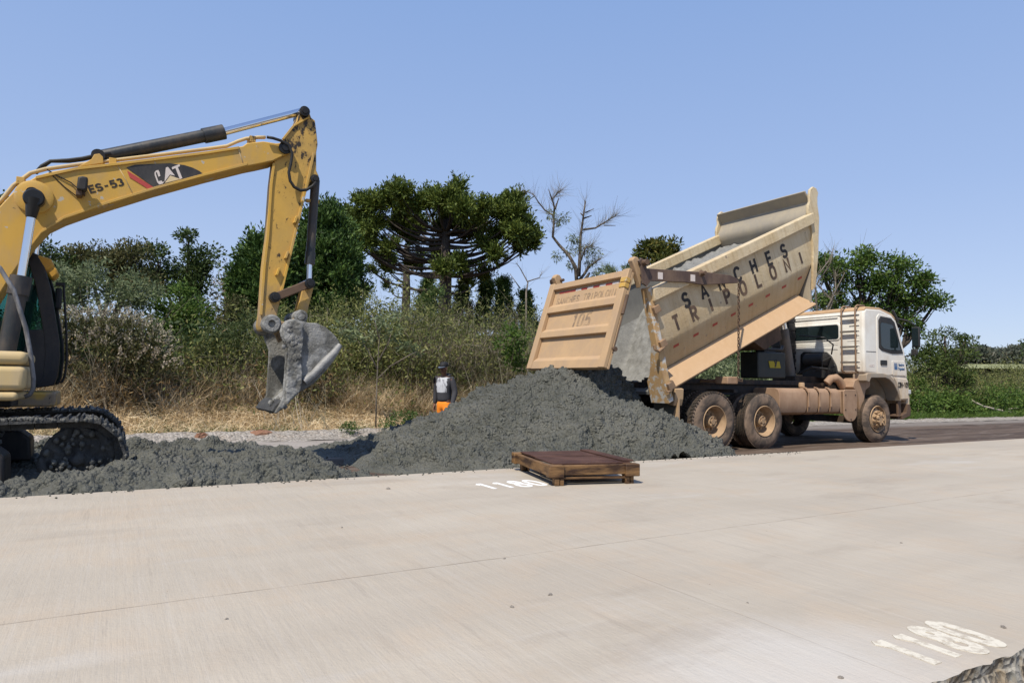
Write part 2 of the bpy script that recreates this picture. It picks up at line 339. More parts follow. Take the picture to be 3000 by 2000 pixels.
def slab_mat():
    m = MT('brushed_concrete', .8, .25)
    big = m.noise(.55, detail=4); mid = m.noise(2.3, (1, 1, 1), detail=6, off=5); streak = m.noise(3.5, (11, .22, 1), detail=5, off=2)
    fine = m.noise(9, (16, .35, 1), detail=4, off=9)
    ls = m.noise(.8, (.35, 2.2, 1), detail=5, off=21)
    c = m.mix(m.ramp(big, .35, .65), (.375, .330, .268), (.428, .378, .308))
    c = m.mix(m.math('MULTIPLY', m.ramp(ls, .45, .65), .55), c, (.345, .30, .243))
    c = m.mix(m.math('MULTIPLY', m.ramp(mid, .48, .68), .5), c, (.415, .335, .25))
    c = m.mix(m.math('MULTIPLY', m.ramp(streak, .5, .7), .22), c, (.44, .41, .37))
    c = m.mix(m.math('MULTIPLY', m.math('MULTIPLY', m.ramp(fine, .52, .72), .16), m.ramp(big, .4, .6)), c, (.27, .24, .20))
    x, y = m.axis(0), m.axis(1)
    # white curing patches beside the near number
    wob = m.math('MULTIPLY', m.noise(1.7, (1, .5, 1), detail=8, rough=.7, off=31), 2.6)
    e = m.math('ADD', m.math('POWER', m.math('DIVIDE', m.math('SUBTRACT', x, 2.0), .75), 2), m.math('POWER', m.math('DIVIDE', m.math('SUBTRACT', y, 1.5), .55), 2))
    w = m.ramp(m.math('ADD', e, wob), 1.3, 2.6, .5, 0)
    c = m.mix(w, c, (.52, .50, .47))
    w2 = m.ramp(m.noise(.45, (.6, 2.4, 1), detail=5, off=44), .60, .74, 0, .65)
    c = m.mix(w2, c, (.47, .45, .42))
    # sawn joints: one along the slab, others across it
    jn = m.math('MULTIPLY', m.math('SUBTRACT', m.noise(3, detail=5, off=12), .5), .03)
    d1 = m.math('ABSOLUTE', m.math('ADD', m.math('SUBTRACT', y, 3.35), jn))
    px = m.math('MULTIPLY', m.math('ABSOLUTE', m.math('SUBTRACT', m.math('FRACT', m.math('DIVIDE', m.math('ADD', x, m.math('ADD', jn, .15)), 5.0)), .5)), 5.0)
    j = m.math('MAXIMUM', m.ramp(d1, .002, .009, .55, 0), m.ramp(px, .002, .008, .2, 0))
    jv = m.ramp(m.noise(4, detail=4, off=17), .35, .6, .2, 1)
    j = m.math('MULTIPLY', j, jv)
    c = m.mix(j, c, (.17, .13, .10))
    dk = m.noise(1.1, (.6, 1.6, 1), detail=8, rough=.68, off=71); c = m.mix(m.math('MULTIPLY', m.ramp(dk, .56, .70), .38), c, (.26, .215, .17))
    scr = m.noise(2.6, (5, .35, 1), detail=7, rough=.7, off=81); c = m.mix(m.math('MULTIPLY', m.ramp(scr, .60, .68), .30), c, (.27, .23, .19))
    sp = m.noise(28, detail=2, off=50); c = m.mix(m.ramp(sp, .77, .79), c, (.2, .15, .12))
    m.col(c)
    h = m.math('ADD', m.math('MULTIPLY', fine, .22), m.math('ADD', m.math('MULTIPLY', m.noise(60, detail=4), .35), m.math('MULTIPLY', m.noise(5, (2.2, .5, 1), detail=5, off=60), 1.1)))
    m.bump(m.math('SUBTRACT', h, j), .008, .8)
    return m.m
SLAB = slab_mat()
def base_mat():
    m = MT('road_base', .85, .25); s1 = m.noise(1.4, (.14, 1.6, 1), detail=6); s2 = m.noise(3.5, (.35, 2.4, 1), detail=6, off=5); n = m.noise(22, detail=6)
    c = m.mix(m.ramp(s1, .4, .62), (.055, .036, .025), (.12, .085, .062))
    c = m.mix(m.math('MULTIPLY', m.ramp(s2, .55, .7), .75), c, (.22, .185, .155))
    # cement-dusted band behind the excavator
    x, y = m.axis(0), m.axis(1)
    g = m.math('MULTIPLY', m.ramp(x, 5.5, 9.0, 1, 0), m.ramp(y, 10.2, 11.4, 0, 1))
    c = m.mix(m.math('MULTIPLY', g, m.ramp(s2, .3, .6, .7, 1)), c, (.33, .30, .27))
    g2 = m.math('MULTIPLY', m.ramp(m.math('ADD', y, m.math('MULTIPLY', s2, .6)), 12.5, 13.2, 0, 1), m.ramp(x, 8, 11, 0, 1))
    c = m.mix(m.math('MULTIPLY', g2, .6), c, (.26, .235, .21))
    c = m.mix(m.math('MULTIPLY', m.ramp(n, .5, .7), .3), c, (.05, .04, .03))
    m.col(c); m.bump(n, .01, .8); return m.m
BASE = base_mat()
def ground_mat():
    m = MT('dry_soil', .95, .1); n = m.noise(.6, detail=8); n2 = m.noise(14, detail=6, off=3); far = m.noise(.02, detail=4, off=7)
    c = m.mix(m.ramp(n, .35, .65), (.10, .075, .045), (.17, .125, .075))
    c = m.mix(m.ramp(m.axis(1), 60, 110, 0, 1), c, m.mix(m.ramp(far, .4, .6), (.12, .15, .05), (.17, .18, .08)))
    m.col(c); m.bump(n2, .03, .8); return m.m
GROUND = ground_mat()
def gravel_mat():
    m = MT('gravel', .9, .2); v = m.n.new('ShaderNodeTexVoronoi'); v.inputs['Scale'].default_value = 22; m.l.new(m.coord(), v.inputs['Vector'])
    n = m.noise(2.5, detail=6); n2 = m.noise(45, detail=4, off=5)
    hsv = m.n.new('ShaderNodeSeparateColor'); m.l.new(v.outputs['Color'], hsv.inputs[0])
    c = m.mix(hsv.outputs[0], (.20, .18, .155), (.42, .385, .345)); c = m.mix(m.math('MULTIPLY', m.ramp(n, .5, .7), .5), c, (.30, .23, .17))
    m.col(c); m.bump(m.math('ADD', m.math('MULTIPLY', v.outputs['Distance'], -1), m.math('MULTIPLY', n2, .5)), .03, 1); return m.m
GRAVEL = gravel_mat()
def leaf_mat(name, cols, trans=.25, rough=.6, clump=1.2, clumpcols=None):
    m = MT(name, rough, .25); g = m.n.new('ShaderNodeNewGeometry')
    r = m.n.new('ShaderNodeValToRGB'); m.l.new(g.outputs['Random Per Island'], r.inputs[0])
    els = r.color_ramp.elements
    while len(els) < len(cols): els.new(.5)
    for i, c in enumerate(cols): els[i].position = i/(len(cols)-1); els[i].color = (*c, 1)
    t = m.n.new('ShaderNodeTexNoise'); t.inputs['Scale'].default_value = clump; t.inputs['Detail'].default_value = 3
    m.l.new(m.coord(world=True), t.inputs['Vector'])
    c = m.mix(m.ramp(t.outputs['Fac'], .38, .62), r.outputs[0], m.mix(1.0, r.outputs[0], clumpcols or (.62, .68, .6), 'MULTIPLY'))
    m.col(c)
    tr = m.n.new('ShaderNodeBsdfTranslucent'); m.l.new(c, tr.inputs[0])
    ms = m.n.new('ShaderNodeMixShader'); ms.inputs[0].default_value = trans
    m.l.new(m.b.outputs[0], ms.inputs[1]); m.l.new(tr.outputs[0], ms.inputs[2]); m.l.new(ms.outputs[0], m.n['Material Output'].inputs[0])
    return m.m
L_DARK = leaf_mat('dark_leaves', [(0.035, 0.057, 0.019), (0.065, 0.103, 0.029), (0.107, 0.143, 0.044)])
L_MID = leaf_mat('mid_green_leaves', [(0.054, 0.103, 0.021), (0.098, 0.168, 0.029), (0.160, 0.226, 0.047)], .3)
L_OLIVE = leaf_mat('olive_leaves', [(0.089, 0.108, 0.032), (0.168, 0.184, 0.054), (0.277, 0.259, 0.089)], .25)
L_OLIVED = leaf_mat('dull_olive_leaves', [(0.060, 0.068, 0.025), (0.106, 0.110, 0.040), (0.179, 0.151, 0.063)], .2)
L_BROWN = leaf_mat('dry_brown_leaves', [(0.135, 0.086, 0.040), (0.254, 0.156, 0.071), (0.405, 0.281, 0.144)], .2)
L_PALE = leaf_mat('silvery_green_leaves', [(0.095, 0.125, 0.054), (0.176, 0.213, 0.108), (0.297, 0.325, 0.180)], .3)
L_TIP = leaf_mat('pale_seed_heads', [(.26, .22, .16), (.40, .34, .26), (.55, .48, .38)], .2)
L_WEED = leaf_mat('bright_weed_leaves', [(0.048, 0.092, 0.022), (0.096, 0.161, 0.039), (0.156, 0.218, 0.066)], .3)
L_TAN = leaf_mat('tan_dead_leaves', [(0.156, 0.119, 0.060), (0.260, 0.200, 0.108), (0.364, 0.288, 0.168)], .2)
L_ARAU = leaf_mat('araucaria_needles', [(0.050, 0.081, 0.017), (0.092, 0.134, 0.023), (0.184, 0.224, 0.040)], .12, clump=.9, clumpcols=(.75, .75, .7))
L_CONE = leaf_mat('dark_conifer_needles', [(0.033, 0.066, 0.017), (0.064, 0.120, 0.026), (0.128, 0.195, 0.040)], .12)
L_STRAW = leaf_mat('straw', [(.50, .37, .21), (.76, .62, .40), (.92, .80, .58)], .25, clump=.8, clumpcols=(.8, .76, .70))
L_TWIG = leaf_mat('dry_twigs', [(.10, .08, .055), (.19, .155, .11), (.30, .26, .20)], .0)
BARK = paint('dark_bark', (.045, .034, .026), (.10, .085, .07), .6, .95)
BARKL = paint('pale_bark', (.20, .17, .135), (.07, .055, .045), .7, .95)
BARKA = paint('araucaria_bark', (.045, .034, .028), (.09, .075, .06), .6, .95)

# ------------------------------------------------------------------ the setting
def grid(name, rs, ds, zf, mat):
    R_, D_ = np.meshgrid(rs, ds, indexing='ij'); P = np.stack([R_.ravel(), D_.ravel(), np.zeros(R_.size)], 1)
    P[:, 2] = zf(P[:, 0], P[:, 1], P); a, b = len(rs), len(ds)
    i = np.arange(a-1)[:, None]*b+np.arange(b-1)[None, :]; i = i.ravel()
    o = np_mesh(name, P, np.stack([i, i+b, i+b+1, i+1], 1), mat, smooth=True)
    o.rotation_euler = (0, 0, ROAD); return o
def smooth(x, a, b):
    t = np.clip((x-a)/(b-a), 0, 1); return t*t*(3-2*t)
def ground_z(r, d):
    z = -.012+.0*r
    z = z+.10*smooth(d, 15.2, 17)+.25*smooth(d, 17, 24)+.42*smooth(d, 15.2, 17.0)*(1-smooth(r, 8, 12))
    z = z+smooth(r, 60, 170)*smooth(d, 45, 150)*2.6+smooth(r, 170, 420)*smooth(d, 60, 200)*6
    return z
def gz(P, *_): return 0
rs = np.concatenate([np.arange(-400, -20, 20), np.arange(-20, 60, 1.0), np.arange(60, 400, 10), np.arange(400, 2001, 80)])
ds = np.concatenate([np.arange(-400, -10, 30), np.arange(-10, 40, 1.0), np.arange(40, 400, 10), np.arange(400, 2001, 80)])
tag(grid('ground', rs, ds, lambda r, d, P: ground_z(r, d)+np.where(d > 16, .08*(vnoise(P, 2.5)-.5), 0)-np.where((d < 14.5), .02, 0), GROUND), kind='structure')
# road base in the pit between the slab and the gravel
tag(grid('road_base', np.concatenate([np.arange(-14, 30, .25), np.arange(30, 200, 4)]), np.linspace(6.7, 14.0, 60),
         lambda r, d, P: .02*(vnoise(P, .9)-.5)+.008*(vnoise(P, .2, 3)-.5), BASE), kind='structure')
# gravel shoulder with a low berm on the left
def berm(r, d, P):
    h = (.13*np.exp(-((d-14.75-.25*(vnoise(P*np.array([1, 0, 0]), 1.7)-.5))/.42)**2))*(1-.45*smooth(r, 7, 14))
    return h+.02*(vnoise(P, .25, 2)-.5)+.05*(vnoise(P, .11, 5)-.4)*np.exp(-((d-14.7)/.55)**2)+.006+.09*smooth(d, 15, 16.2)
tag(grid('gravel_shoulder', np.concatenate([np.arange(-14, 16, .05), np.arange(16, 34, .2), np.arange(34, 200, 4)]), np.arange(13.75, 16.3, .06), berm, GRAVEL), kind='structure')
# slab
mb = MB(); T = .24; D0, D1, R0, R1 = 1.30, 6.75, -40, 160
nr = 400; rr = np.concatenate([np.linspace(-40, 0, 40), np.linspace(.02, 8, 399), np.linspace(8.2, 160, 80)])
Pn = np.stack([rr, rr*0, rr*0], 1); je = .012*(vnoise(Pn, .18)-.5)+.01*(vnoise(Pn, .05, 3)-.5)
near = [Vector((r, D0+float(j)*1.5, T-.004+min(0, float(j))*.6)) for r, j in zip(rr, je)]
top = [Vector((r, D0+.05, T)) for r in rr]; far = [Vector((r, D1, T)) for r in rr]; farb = [Vector((r, D1, -.05)) for r in rr]
k = len(rr); rows = [farb, far, top, near]
for zz in (.19, .14, .09, .04, -.03):
    Pz = np.stack([rr, rr*0+zz, rr*0], 1); q = .04*(vnoise(Pz, .11, 8)-.5)+.03*(vnoise(Pz, .045, 9)-.5)
    rows.append([Vector((r, D0+.012+float(a)-(.24-zz)*.25, zz)) for r, a in zip(rr, q)])
mb.add([v for row in rows for v in row], [(a*k+i, a*k+i+1, (a+1)*k+i+1, (a+1)*k+i) for a in range(len(rows)-1) for i in range(k-1)])
o = mb.build('concrete_slab', SLAB); o.rotation_euler = (0, 0, ROAD); tag(o, kind='structure')
def side_mat():
    m = MT('rough_concrete_side', .9, .2); v = m.n.new('ShaderNodeTexVoronoi'); v.inputs['Scale'].default_value = 34; m.l.new(m.coord(), v.inputs['Vector'])
    s_ = m.n.new('ShaderNodeSeparateColor'); m.l.new(v.outputs['Color'], s_.inputs[0]); n = m.noise(12, detail=8)
    c = m.mix(s_.outputs[0], (.16, .155, .135), (.33, .31, .27)); c = m.mix(m.ramp(n, .45, .6), c, (.24, .19, .13))
    m.col(c); m.bump(m.math('ADD', n, v.outputs['Distance']), .02, 1); return m.m
o.data.materials.append(side_mat())
mi = [0]*len(o.data.polygons)
for p in o.data.polygons:
    c = p.center
    if c.y < D0+.02 and c.z < .232: mi[p.index] = 1
o.data.polygons.foreach_set('material_index', mi)

# painted station numbers on the slab
def paint_white(name, c1, c2):
    m = MT(name, .7, .3); m.col(m.mix(m.ramp(m.noise(20, detail=6, rough=.7), .47, .60), c1, c2)); return m.m
def number(label, r, d, w, h, mat, bw, slant):
    o = lettering('1180', Matrix.Identity(4), h*.86, w, mat, None, bw, .30, slant, 'painted_number'); o.location = rd(r, d, T+.0012); o.rotation_euler = (0, 0, ROAD); tag(o, label, 'painted number')
number('crisp white stencilled number 1180 on the slab left of the wooden frame', 3.32, 5.68, .66, .38, paint_white('fresh_white_paint', (.80, .80, .80), (.74, .74, .74)), .19, 0)
number('worn cream number 1180 smeared at the near edge of the slab', 2.77, 1.49, .50, .27, paint_white('worn_cream_paint', (.60, .555, .46), (.42, .37, .295)), .30, .1)

# ------------------------------------------------------------------ fresh concrete
def zheap(r, d):
    a = np.where(r < 6.85, 3.95, 2.25); b = np.where(d < 10.2, 4.05, 3.0)
    rho = np.sqrt(((r-6.85)/a)**2+((d-10.2)/b)**2)
    z = 1.46*np.clip(1-rho, 0, None)**.96+.10*np.exp(-((r-6.75)/.28)**2-((d-9.9)/.3)**2)
    z2 = .30*np.clip(1-np.sqrt(((r-4.4)/1.9)**2+((d-11.5)/1.4)**2), 0, None)
    z3 = 1.78*np.clip(1-np.sqrt(((r-7.62)/1.2)**2+((d-10.2)/1.25)**2), 0, None)**.5
    return np.maximum(np.maximum(z, z2), z3)
def zspread(r, d):
    e1 = smooth(d, 6.68, 6.95)*(1-smooth(d, 9.3, 10.3))
    under = smooth(d, 7.55, 8.1)*(1-smooth(r, -.15, .35))
    h = .25*e1*(1-smooth(r, 1.7, 2.7))*(1-.93*under)+.05*np.exp(-((d-7.2)/.4)**2)*(1-smooth(r, -.4, .5))+.16*np.exp(-((d-8.4)/.5)**2-((r-.3)/.35)**2)
    h2 = .17*np.exp(-((d-12.3)/.33)**2)*(1-smooth(r, 1.6, 2.6))*smooth(r, -9, -7)
    h3 = .10*np.exp(-((d-10.9)/.5)**2)*(1-smooth(r, 1.8, 3.0))
    return h+h2+h3
def lumpy(name, zf, r0, r1, d0, d1, st, mat, amp, label, cat):
    rs = np.arange(r0, r1, st); ds = np.arange(d0, d1, st)
    R_, D_ = np.meshgrid(rs, ds, indexing='ij'); r = R_.ravel(); d = D_.ravel()
    P = np.stack([r, d, r*0], 1)
    wob = np.stack([vnoise(P, .8, 1)-.5, vnoise(P, .8, 2)-.5], 1)*.5
    z = zf(r+wob[:, 0], d+wob[:, 1]); z0 = z.copy()
    env = smooth(z0, .0, .16)
    z = z+env*.16*(vnoise(P, .65, 4)-.5)
    gz_ = z.reshape(R_.shape); gx, gy = np.gradient(gz_, st); nr = np.stack([-gx.ravel(), -gy.ravel(), np.ones(len(r))], 1); nr /= np.linalg.norm(nr, axis=1)[:, None]
    P[:, 2] = z
    for sc, am, s in ((.34, .12, 3), (.17, .13, 5), (.085, .10, 7), (.05, .05, 9)):
        w = worley(P, sc, s)
        P = P+nr*((.62-w)*am*amp*env)[:, None]
        P[:, :2] += ((np.stack([vnoise(P, sc*.8, s+20), vnoise(P, sc*.8, s+30)], 1)-.5)*sc*.30*env[:, None])
    P[:, 1] = np.where(z0 < .001, P[:, 1], np.maximum(P[:, 1], 6.765+.03*(vnoise(P, .2, 40)-.5)*(P[:, 2] > .245)))
    lim = (P[:, 1] < 6.80) & (P[:, 2] > .245); P[lim, 1] = 6.755+ (P[lim, 1]-6.755)*.4
    P[:, 2] = np.where(z0 < .004, -.03, P[:, 2])
    a, b = R_.shape; i = (np.arange(a-1)[:, None]*b+np.arange(b-1)[None, :]).ravel()
    q = np.stack([i, i+b, i+b+1, i+1], 1); keep = (z0[q] > .003).any(1); q = q[keep]
    used = np.unique(q); mp = np.zeros(len(P), dtype=np.int64); mp[used] = np.arange(len(used))
    o = np_mesh(name, P[used], mp[q], mat, smooth=True); o.rotation_euler = (0, 0, ROAD); return tag(o, label, cat)
lumpy('concrete_pile', zheap, 2.1, 10.2, 6.74, 13.8, .019, WETC, 1.0, 'tall heap of fresh dark grey concrete under the raised tailgate', 'concrete pile')
lumpy('concrete_spread', zspread, -6.0, 3.3, 6.74, 13.2, .02, WETC, .95, 'low bed of fresh dark grey concrete around the excavator tracks', 'concrete')

# crumbs that rolled off the heap onto the pit floor and the slab edge: uncountable, one object
rq = random.Random(9); mb = MB()
for k in range(620):
    if k < 420: a = rq.uniform(0, 2*math.pi); q = rq.uniform(1.0, 1.22); r_ = 6.85+math.cos(a)*(3.95 if math.cos(a) < 0 else 2.25)*q; d_ = 10.2+math.sin(a)*(4.05 if math.sin(a) < 0 else 3.0)*q
    else: r_ = rq.uniform(-2, 9); d_ = 6.72-abs(rq.gauss(0, .05))
    if d_ < 6.8: d_ = min(d_, 6.7)
    if d_ < 6.4: continue
    sz = rq.uniform(.006, .022) if d_ > 6.8 else rq.uniform(.003, .010); o_ = len(mb.v); mb.ball((r_, d_, (.01 if d_ > 6.8 else .243)+sz*.4), sz, 4, (1.2, 1, .7)); mb.v[o_:] = [(x+rq.uniform(-.3, .3)*sz, y+rq.uniform(-.3, .3)*sz, z+rq.uniform(-.2, .2)*sz) for x, y, z in mb.v[o_:]]
o = mb.build('concrete_crumbs', WETC); o.rotation_euler = (0, 0, ROAD); tag(o, 'loose crumbs of fresh concrete around the foot of the heap', 'concrete crumbs', kind='stuff')

# ------------------------------------------------------------------ dump truck (local x forward, y away from the camera side, z up)
TP = rd(9.57, 9.0)
truck = thing('dump_truck', 'dusty white three axle dump truck tipping its cream body', 'truck', TP, ROAD)
def box_part(name, mat, parent, boxes, bevel=.01, seg=2):
    mb = MB()
    for b in boxes: mb.box(*b)
    return mb.build(name, mat, parent, bevel=bevel, seg=seg, smooth='auto' if bevel else False)
# chassis
mb = MB()
for y in (.78, 1.62): mb.box(-1.0, 5.9, y, y+.09, 1.02, 1.30)
for x in (-1.0, -.3, .68, 1.5, 2.6, 3.6, 5.0): mb.box(x, x+.1, .87, 1.62, 1.06, 1.26)
mb.box(-1.0, 3.55, .72, .80, 1.24, 1.34); mb.box(-1.0, 3.55, 1.70, 1.78, 1.24, 1.34)
for x in (-.05, 1.29): mb.box(x, x+.1, .3, 2.2, .42, .68)
mb.box(5.07, 5.17, .3, 2.2, .40, .56); mb.tube([(-.3, 1.25, .55), (3.8, 1.25, .75)], .07, 10)
for y in (.62, 1.80): mb.box(.05, 1.3, y-.06, y+.06, .62, .95)
mb.box(3.5, 4.9, .95, 1.55, .75, 1.45); mb.box(1.5, 3.9, .85, 1.65, .62, .98)
mb.build('chassis', CHAS, truck, bevel=.008)
# wheels
def tyre_profile(R, w, rim):
    return [(rim, .02), (rim+.02, 0), (rim+.06, -.012), (rim+.14, -.02), (R-.07, -.006), (R-.03, .012), (R-.008, .03), (R, .05)] + \
        [(R-(.012 if (i % 3 == 2) else 0), .05+(w-.1)*i/15) for i in range(1, 15)] + [(R, w-.05), (R-.03, w-.012), (R-.1, w+.01), (rim+.03, w), (rim, w-.02)]
def wheel(x, yo, R, front=False, flip=False, lugs=False, dual=True, steer=0):
    w = thing('wheel', None, None); del_keys(w); w.parent = truck; w.location = (x, yo, R); w.rotation_euler = (0, random.random()*3, math.pi if flip else 0)
    rim = .285; W = .30
    for k in range(2 if dual else 1):
        y0 = k*.36; mb = MB(); mb.lathe(tyre_profile(R, W, rim), (0, y0, 0), n=96)
        if lugs:
            for q in range(52):
                a = 2*math.pi*q/52; M = Matrix.Rotation(a, 4, 'Y')
                mb.box(-.026, .026, y0+.008, y0+.115, R-.018, R+.014, M @ Matrix.Rotation(.25, 4, 'Z'))
                mb.box(-.026, .026, y0+.185, y0+.292, R-.018, R+.014, Matrix.Rotation(a+.06, 4, 'Y') @ Matrix.Rotation(-.25, 4, 'Z'))
        else:
            for q in range(110):
                a = 2*math.pi*q/110; M = Matrix.Rotation(a, 4, 'Y')
                for yy in (.03, .075, .12, .165, .21, .255): mb.box(-.010, .010, y0+yy, y0+yy+.028, R-.01, R+.005, M)
        t = mb.build('tyre', TYRE, w, smooth='auto')
        t.data.materials.append(TREAD)
        idx = [1 if (math.hypot(p.center.x, p.center.z) > R-.03 and y0+.04 < p.center.y < y0+.27) else 0 for p in t.data.polygons]
        t.data.polygons.foreach_set('material_index', idx)
    mb = MB()
    if front:
        mb.lathe([(.295, -.005), (.285, -.02), (.272, -.012), (.262, .03), (.245, .05), (.20, .02), (.15, -.005), (.125, -.02), (.12, -.07), (.10, -.085), (.0001, -.085)], n=64)
        for q in range(10):
            a = 2*math.pi*q/10; mb.lathe([(.02, -.045), (.02, 0), (.0001, 0)][::-1], (math.cos(a)*.165, -.02+.0, math.sin(a)*.165), n=8)
            M = Matrix.Rotation(a, 4, 'Y'); mb.box(.145, .185, -.05, .01, -.018, .018, M)
        for q in range(8):
            M = Matrix.Rotation(2*math.pi*q/8+.2, 4, 'Y'); mb.box(.07, .135, -.10, -.06, -.02, .02, M)
        r = mb.build('rim', RIM, w, smooth='auto')
        for q in range(10):
            hb = MB(); a = 2*math.pi*(q+.5)/10; hb.lathe([(.0001, -.003), (.018, -.003), (.018, .004)], (math.cos(a)*.222, .028, math.sin(a)*.222), n=12); hb.build('vent_hole', CHAS, r)
    else:
        mb.lathe([(.30, -.004), (.29, -.014), (.278, -.006), (.272, .03), (.25, .06), (.235, .10), (.225, .17), (.215, .185), (.10, .19), (.0001, .19)], n=64)
        r = mb.build('rim', RIM, w, smooth='auto')
        hb = MB(); hb.lathe([(.112, .19), (.108, .07), (.10, .045), (.092, .04), (.088, .055), (.05, .055), (.048, .03), (.0001, .03)], n=32)
        for q in range(5):
            M = Matrix.Rotation(2*math.pi*q/5, 4, 'Y'); hb.box(.05, .095, .038, .06, -.014, .014, M)
        for q in range(10):
            M = Matrix.Rotation(2*math.pi*q/10, 4, 'Y'); hb.box(.15, .185, .15, .19, -.016, .016, M)
        hb.build('hub', RIM, r, smooth='auto')
    return w
def del_keys(o):
    for k in ('label', 'category', 'group'):
        if k in o: del o[k]
wheel(0, 0, .545, lugs=True); wheel(1.35, 0, .535)
wheel(0, 2.48, .545, flip=True, lugs=True); wheel(1.35, 2.48, .535, flip=True)
wheel(5.12, .06, .525, front=True, dual=False); wheel(5.12, 2.42, .525, front=True, flip=True, dual=False)
# fuel tank with pressed bands
mb = MB()
def dshape(x0, x1, g=0.0):
    pts = [(.06-g, .80), (.06-g, 1.08), (.10-g, 1.15+g), (.16, 1.18+g), (.66, 1.18+g), (.70+g, 1.14), (.70+g, .72), (.66, .66-g), (.20, .64-g), (.10-g, .69-g)]
    mb.prism(pts, x0, x1, lambda u, v, w: (w, u, v))
dshape(1.86, 2.70); dshape(2.76, 3.06); dshape(3.12, 3.43); dshape(3.49, 3.80)
dshape(2.70, 2.76, -.03); dshape(3.06, 3.12, -.03); dshape(3.43, 3.49, -.03)
tank = mb.build('fuel_tank', TANK, truck, bevel=.035, seg=3, smooth='auto')
mb = MB(); mb.lathe([(.0001, .09), (.05, .09), (.06, .06), (.06, 0), (.045, -.01), (.045, -.03)], (2.86, .3, 1.21), 'z', 20); mb.build('filler_cap', GATE, tank, smooth='auto')
for x in (2.73, 3.09, 3.46):
    mb = MB(); mb.prism([(.025, .80), (.025, 1.10), (.09, 1.195), (.17, 1.215), (.17, 1.19), (.11, 1.17), (.045, 1.09), (.045, .80)], x-.02, x+.02, lambda u, v, w: (w, u, v)); mb.build('tank_strap', TANK, tank, bevel=.004)
mb = MB()
# battery box with a bolted oval cover
mb.prism([(3.86, .72), (3.86, 1.14), (4.42, 1.16), (4.48, 1.05), (4.42, .62), (3.90, .64)], .10, .7)
mb.build('battery_box', TANK, truck, bevel=.02, smooth='auto')
st_ov = [(4.11+.23*math.cos(a), .68+.20*math.sin(a)) for a in [math.pi+math.pi*i/14 for i in range(15)]]+[(4.34, 1.13), (4.30, 1.17), (3.92, 1.17), (3.88, 1.13)]
mb = MB(); mb.prism(st_ov, .03, .065); cov = mb.build('oval_cover', TANK, truck, bevel=.012, smooth='auto')
for x, z in ((3.94, 1.05), (4.28, 1.05), (3.93, .74), (4.28, .74), (4.11, .53)): mb = MB(); mb.lathe([(.0001, -.012), (.014, -.012), (.016, .0)], (x, .03, z), n=8); mb.build('cover_bolt', CHAS, cov)
mb = MB(); mb.prism([(4.40, 1.22), (4.46, 1.36), (4.62, 1.42), (4.90, 1.43), (5.04, 1.36), (5.02, 1.24), (4.86, 1.16), (4.80, .95), (4.70, .55), (4.66, .55), (4.62, .9), (4.55, 1.12)], .16, .50)
mb.build('mudguard', TANK, truck, bevel=.01, smooth='auto')
# cab
CX = 4.58
cabe = bpy.data.objects.new('cab', None)
arch = [(5.86, .93), (5.80, 1.15), (5.66, 1.33), (5.50, 1.43), (5.32, 1.49)]
side = [(CX, 1.53), (CX-.015, 2.2), (CX, 2.86), (CX+.06, 2.97), (CX+.6, 2.98), (5.62, 2.88), (5.80, 2.76), (5.93, 2.55), (6.12, 2.06), (6.20, 1.65), (6.24, 1.2), (6.21, .93)]+arch
mb = MB(); mb.prism(side, .0, 2.46)
cab = mb.build('cab', WHITE, truck, bevel=.055, seg=4, smooth='auto')
mb = MB(); mb.prism([(CX+.01, 2.90), (CX+.06, 2.995), (CX+.6, 3.005), (5.64, 2.905), (5.84, 2.775), (5.80, 2.74), (5.6, 2.83), (CX+.6, 2.93)], .008, 2.452)
mb.build('roof_dust_panel', ROOFW, cab, bevel=.05, seg=4, smooth='auto')
def rrect(x0, x1, z0, z1, r=.05, n=5):
    pts = []
    for cx, cz, a0 in ((x1-r, z1-r, 0), (x0+r, z1-r, 90), (x0+r, z0+r, 180), (x1-r, z0+r, 270)):
        pts += [(cx+r*math.cos(math.radians(a0+90*i/n)), cz+r*math.sin(math.radians(a0+90*i/n))) for i in range(n+1)]
    return pts
def plate(name, pts, a, b, mat, par, fn=lambda u, v, w: (u, w, v), bevel=.004):
    mb = MB(); mb.prism(pts, a, b, fn); return mb.build(name, mat, par, bevel=bevel, smooth='auto')
RF = lambda u, v, w: (w, u, v)           # a plate on the cab's rear wall: u = y, v = z
door = plate('door', [(5.03, 1.50), (5.03, 2.78), (5.12, 2.86), (5.62, 2.83), (5.76, 2.74), (6.08, 2.05), (6.16, 1.62), (6.165, 1.46), (5.70, 1.55), (5.55, 1.50)], -.012, .02, WHITE, cab, bevel=.012)
plate('window_frame', [(5.09, 2.10), (5.09, 2.72), (5.17, 2.81), (5.56, 2.79), (5.70, 2.70), (5.93, 2.17), (6.02, 2.00), (5.60, 1.98), (5.2, 2.04)], -.028, .0, PLBLK, door, bevel=.012)
plate('window_pane', [(5.15, 2.16), (5.14, 2.63), (5.19, 2.67), (5.58, 2.64), (5.66, 2.58), (5.86, 2.18), (5.90, 2.07), (5.60, 2.05), (5.24, 2.09)], -.034, -.01, GLASS, door, bevel=.004)
plate('door_handle', rrect(5.14, 5.38, 1.72, 1.83, .02), -.03, .0, PLBLK, door)
plate('step_panel', [(5.88, .96), (5.86, 1.14), (5.72, 1.36), (5.64, 1.46), (6.16, 1.42), (6.20, 1.36), (6.19, .97)], -.022, .02, WHITE, cab, bevel=.012)
plate('toolbox_lid', rrect(5.58, 6.10, 1.50, 1.83, .03), -.020, -.0, WHITE, door)
plate('vent_seam', rrect(CX+.06, 5.0, 2.0, 2.012, .004), -.004, .02, CHAS, cab, bevel=0)
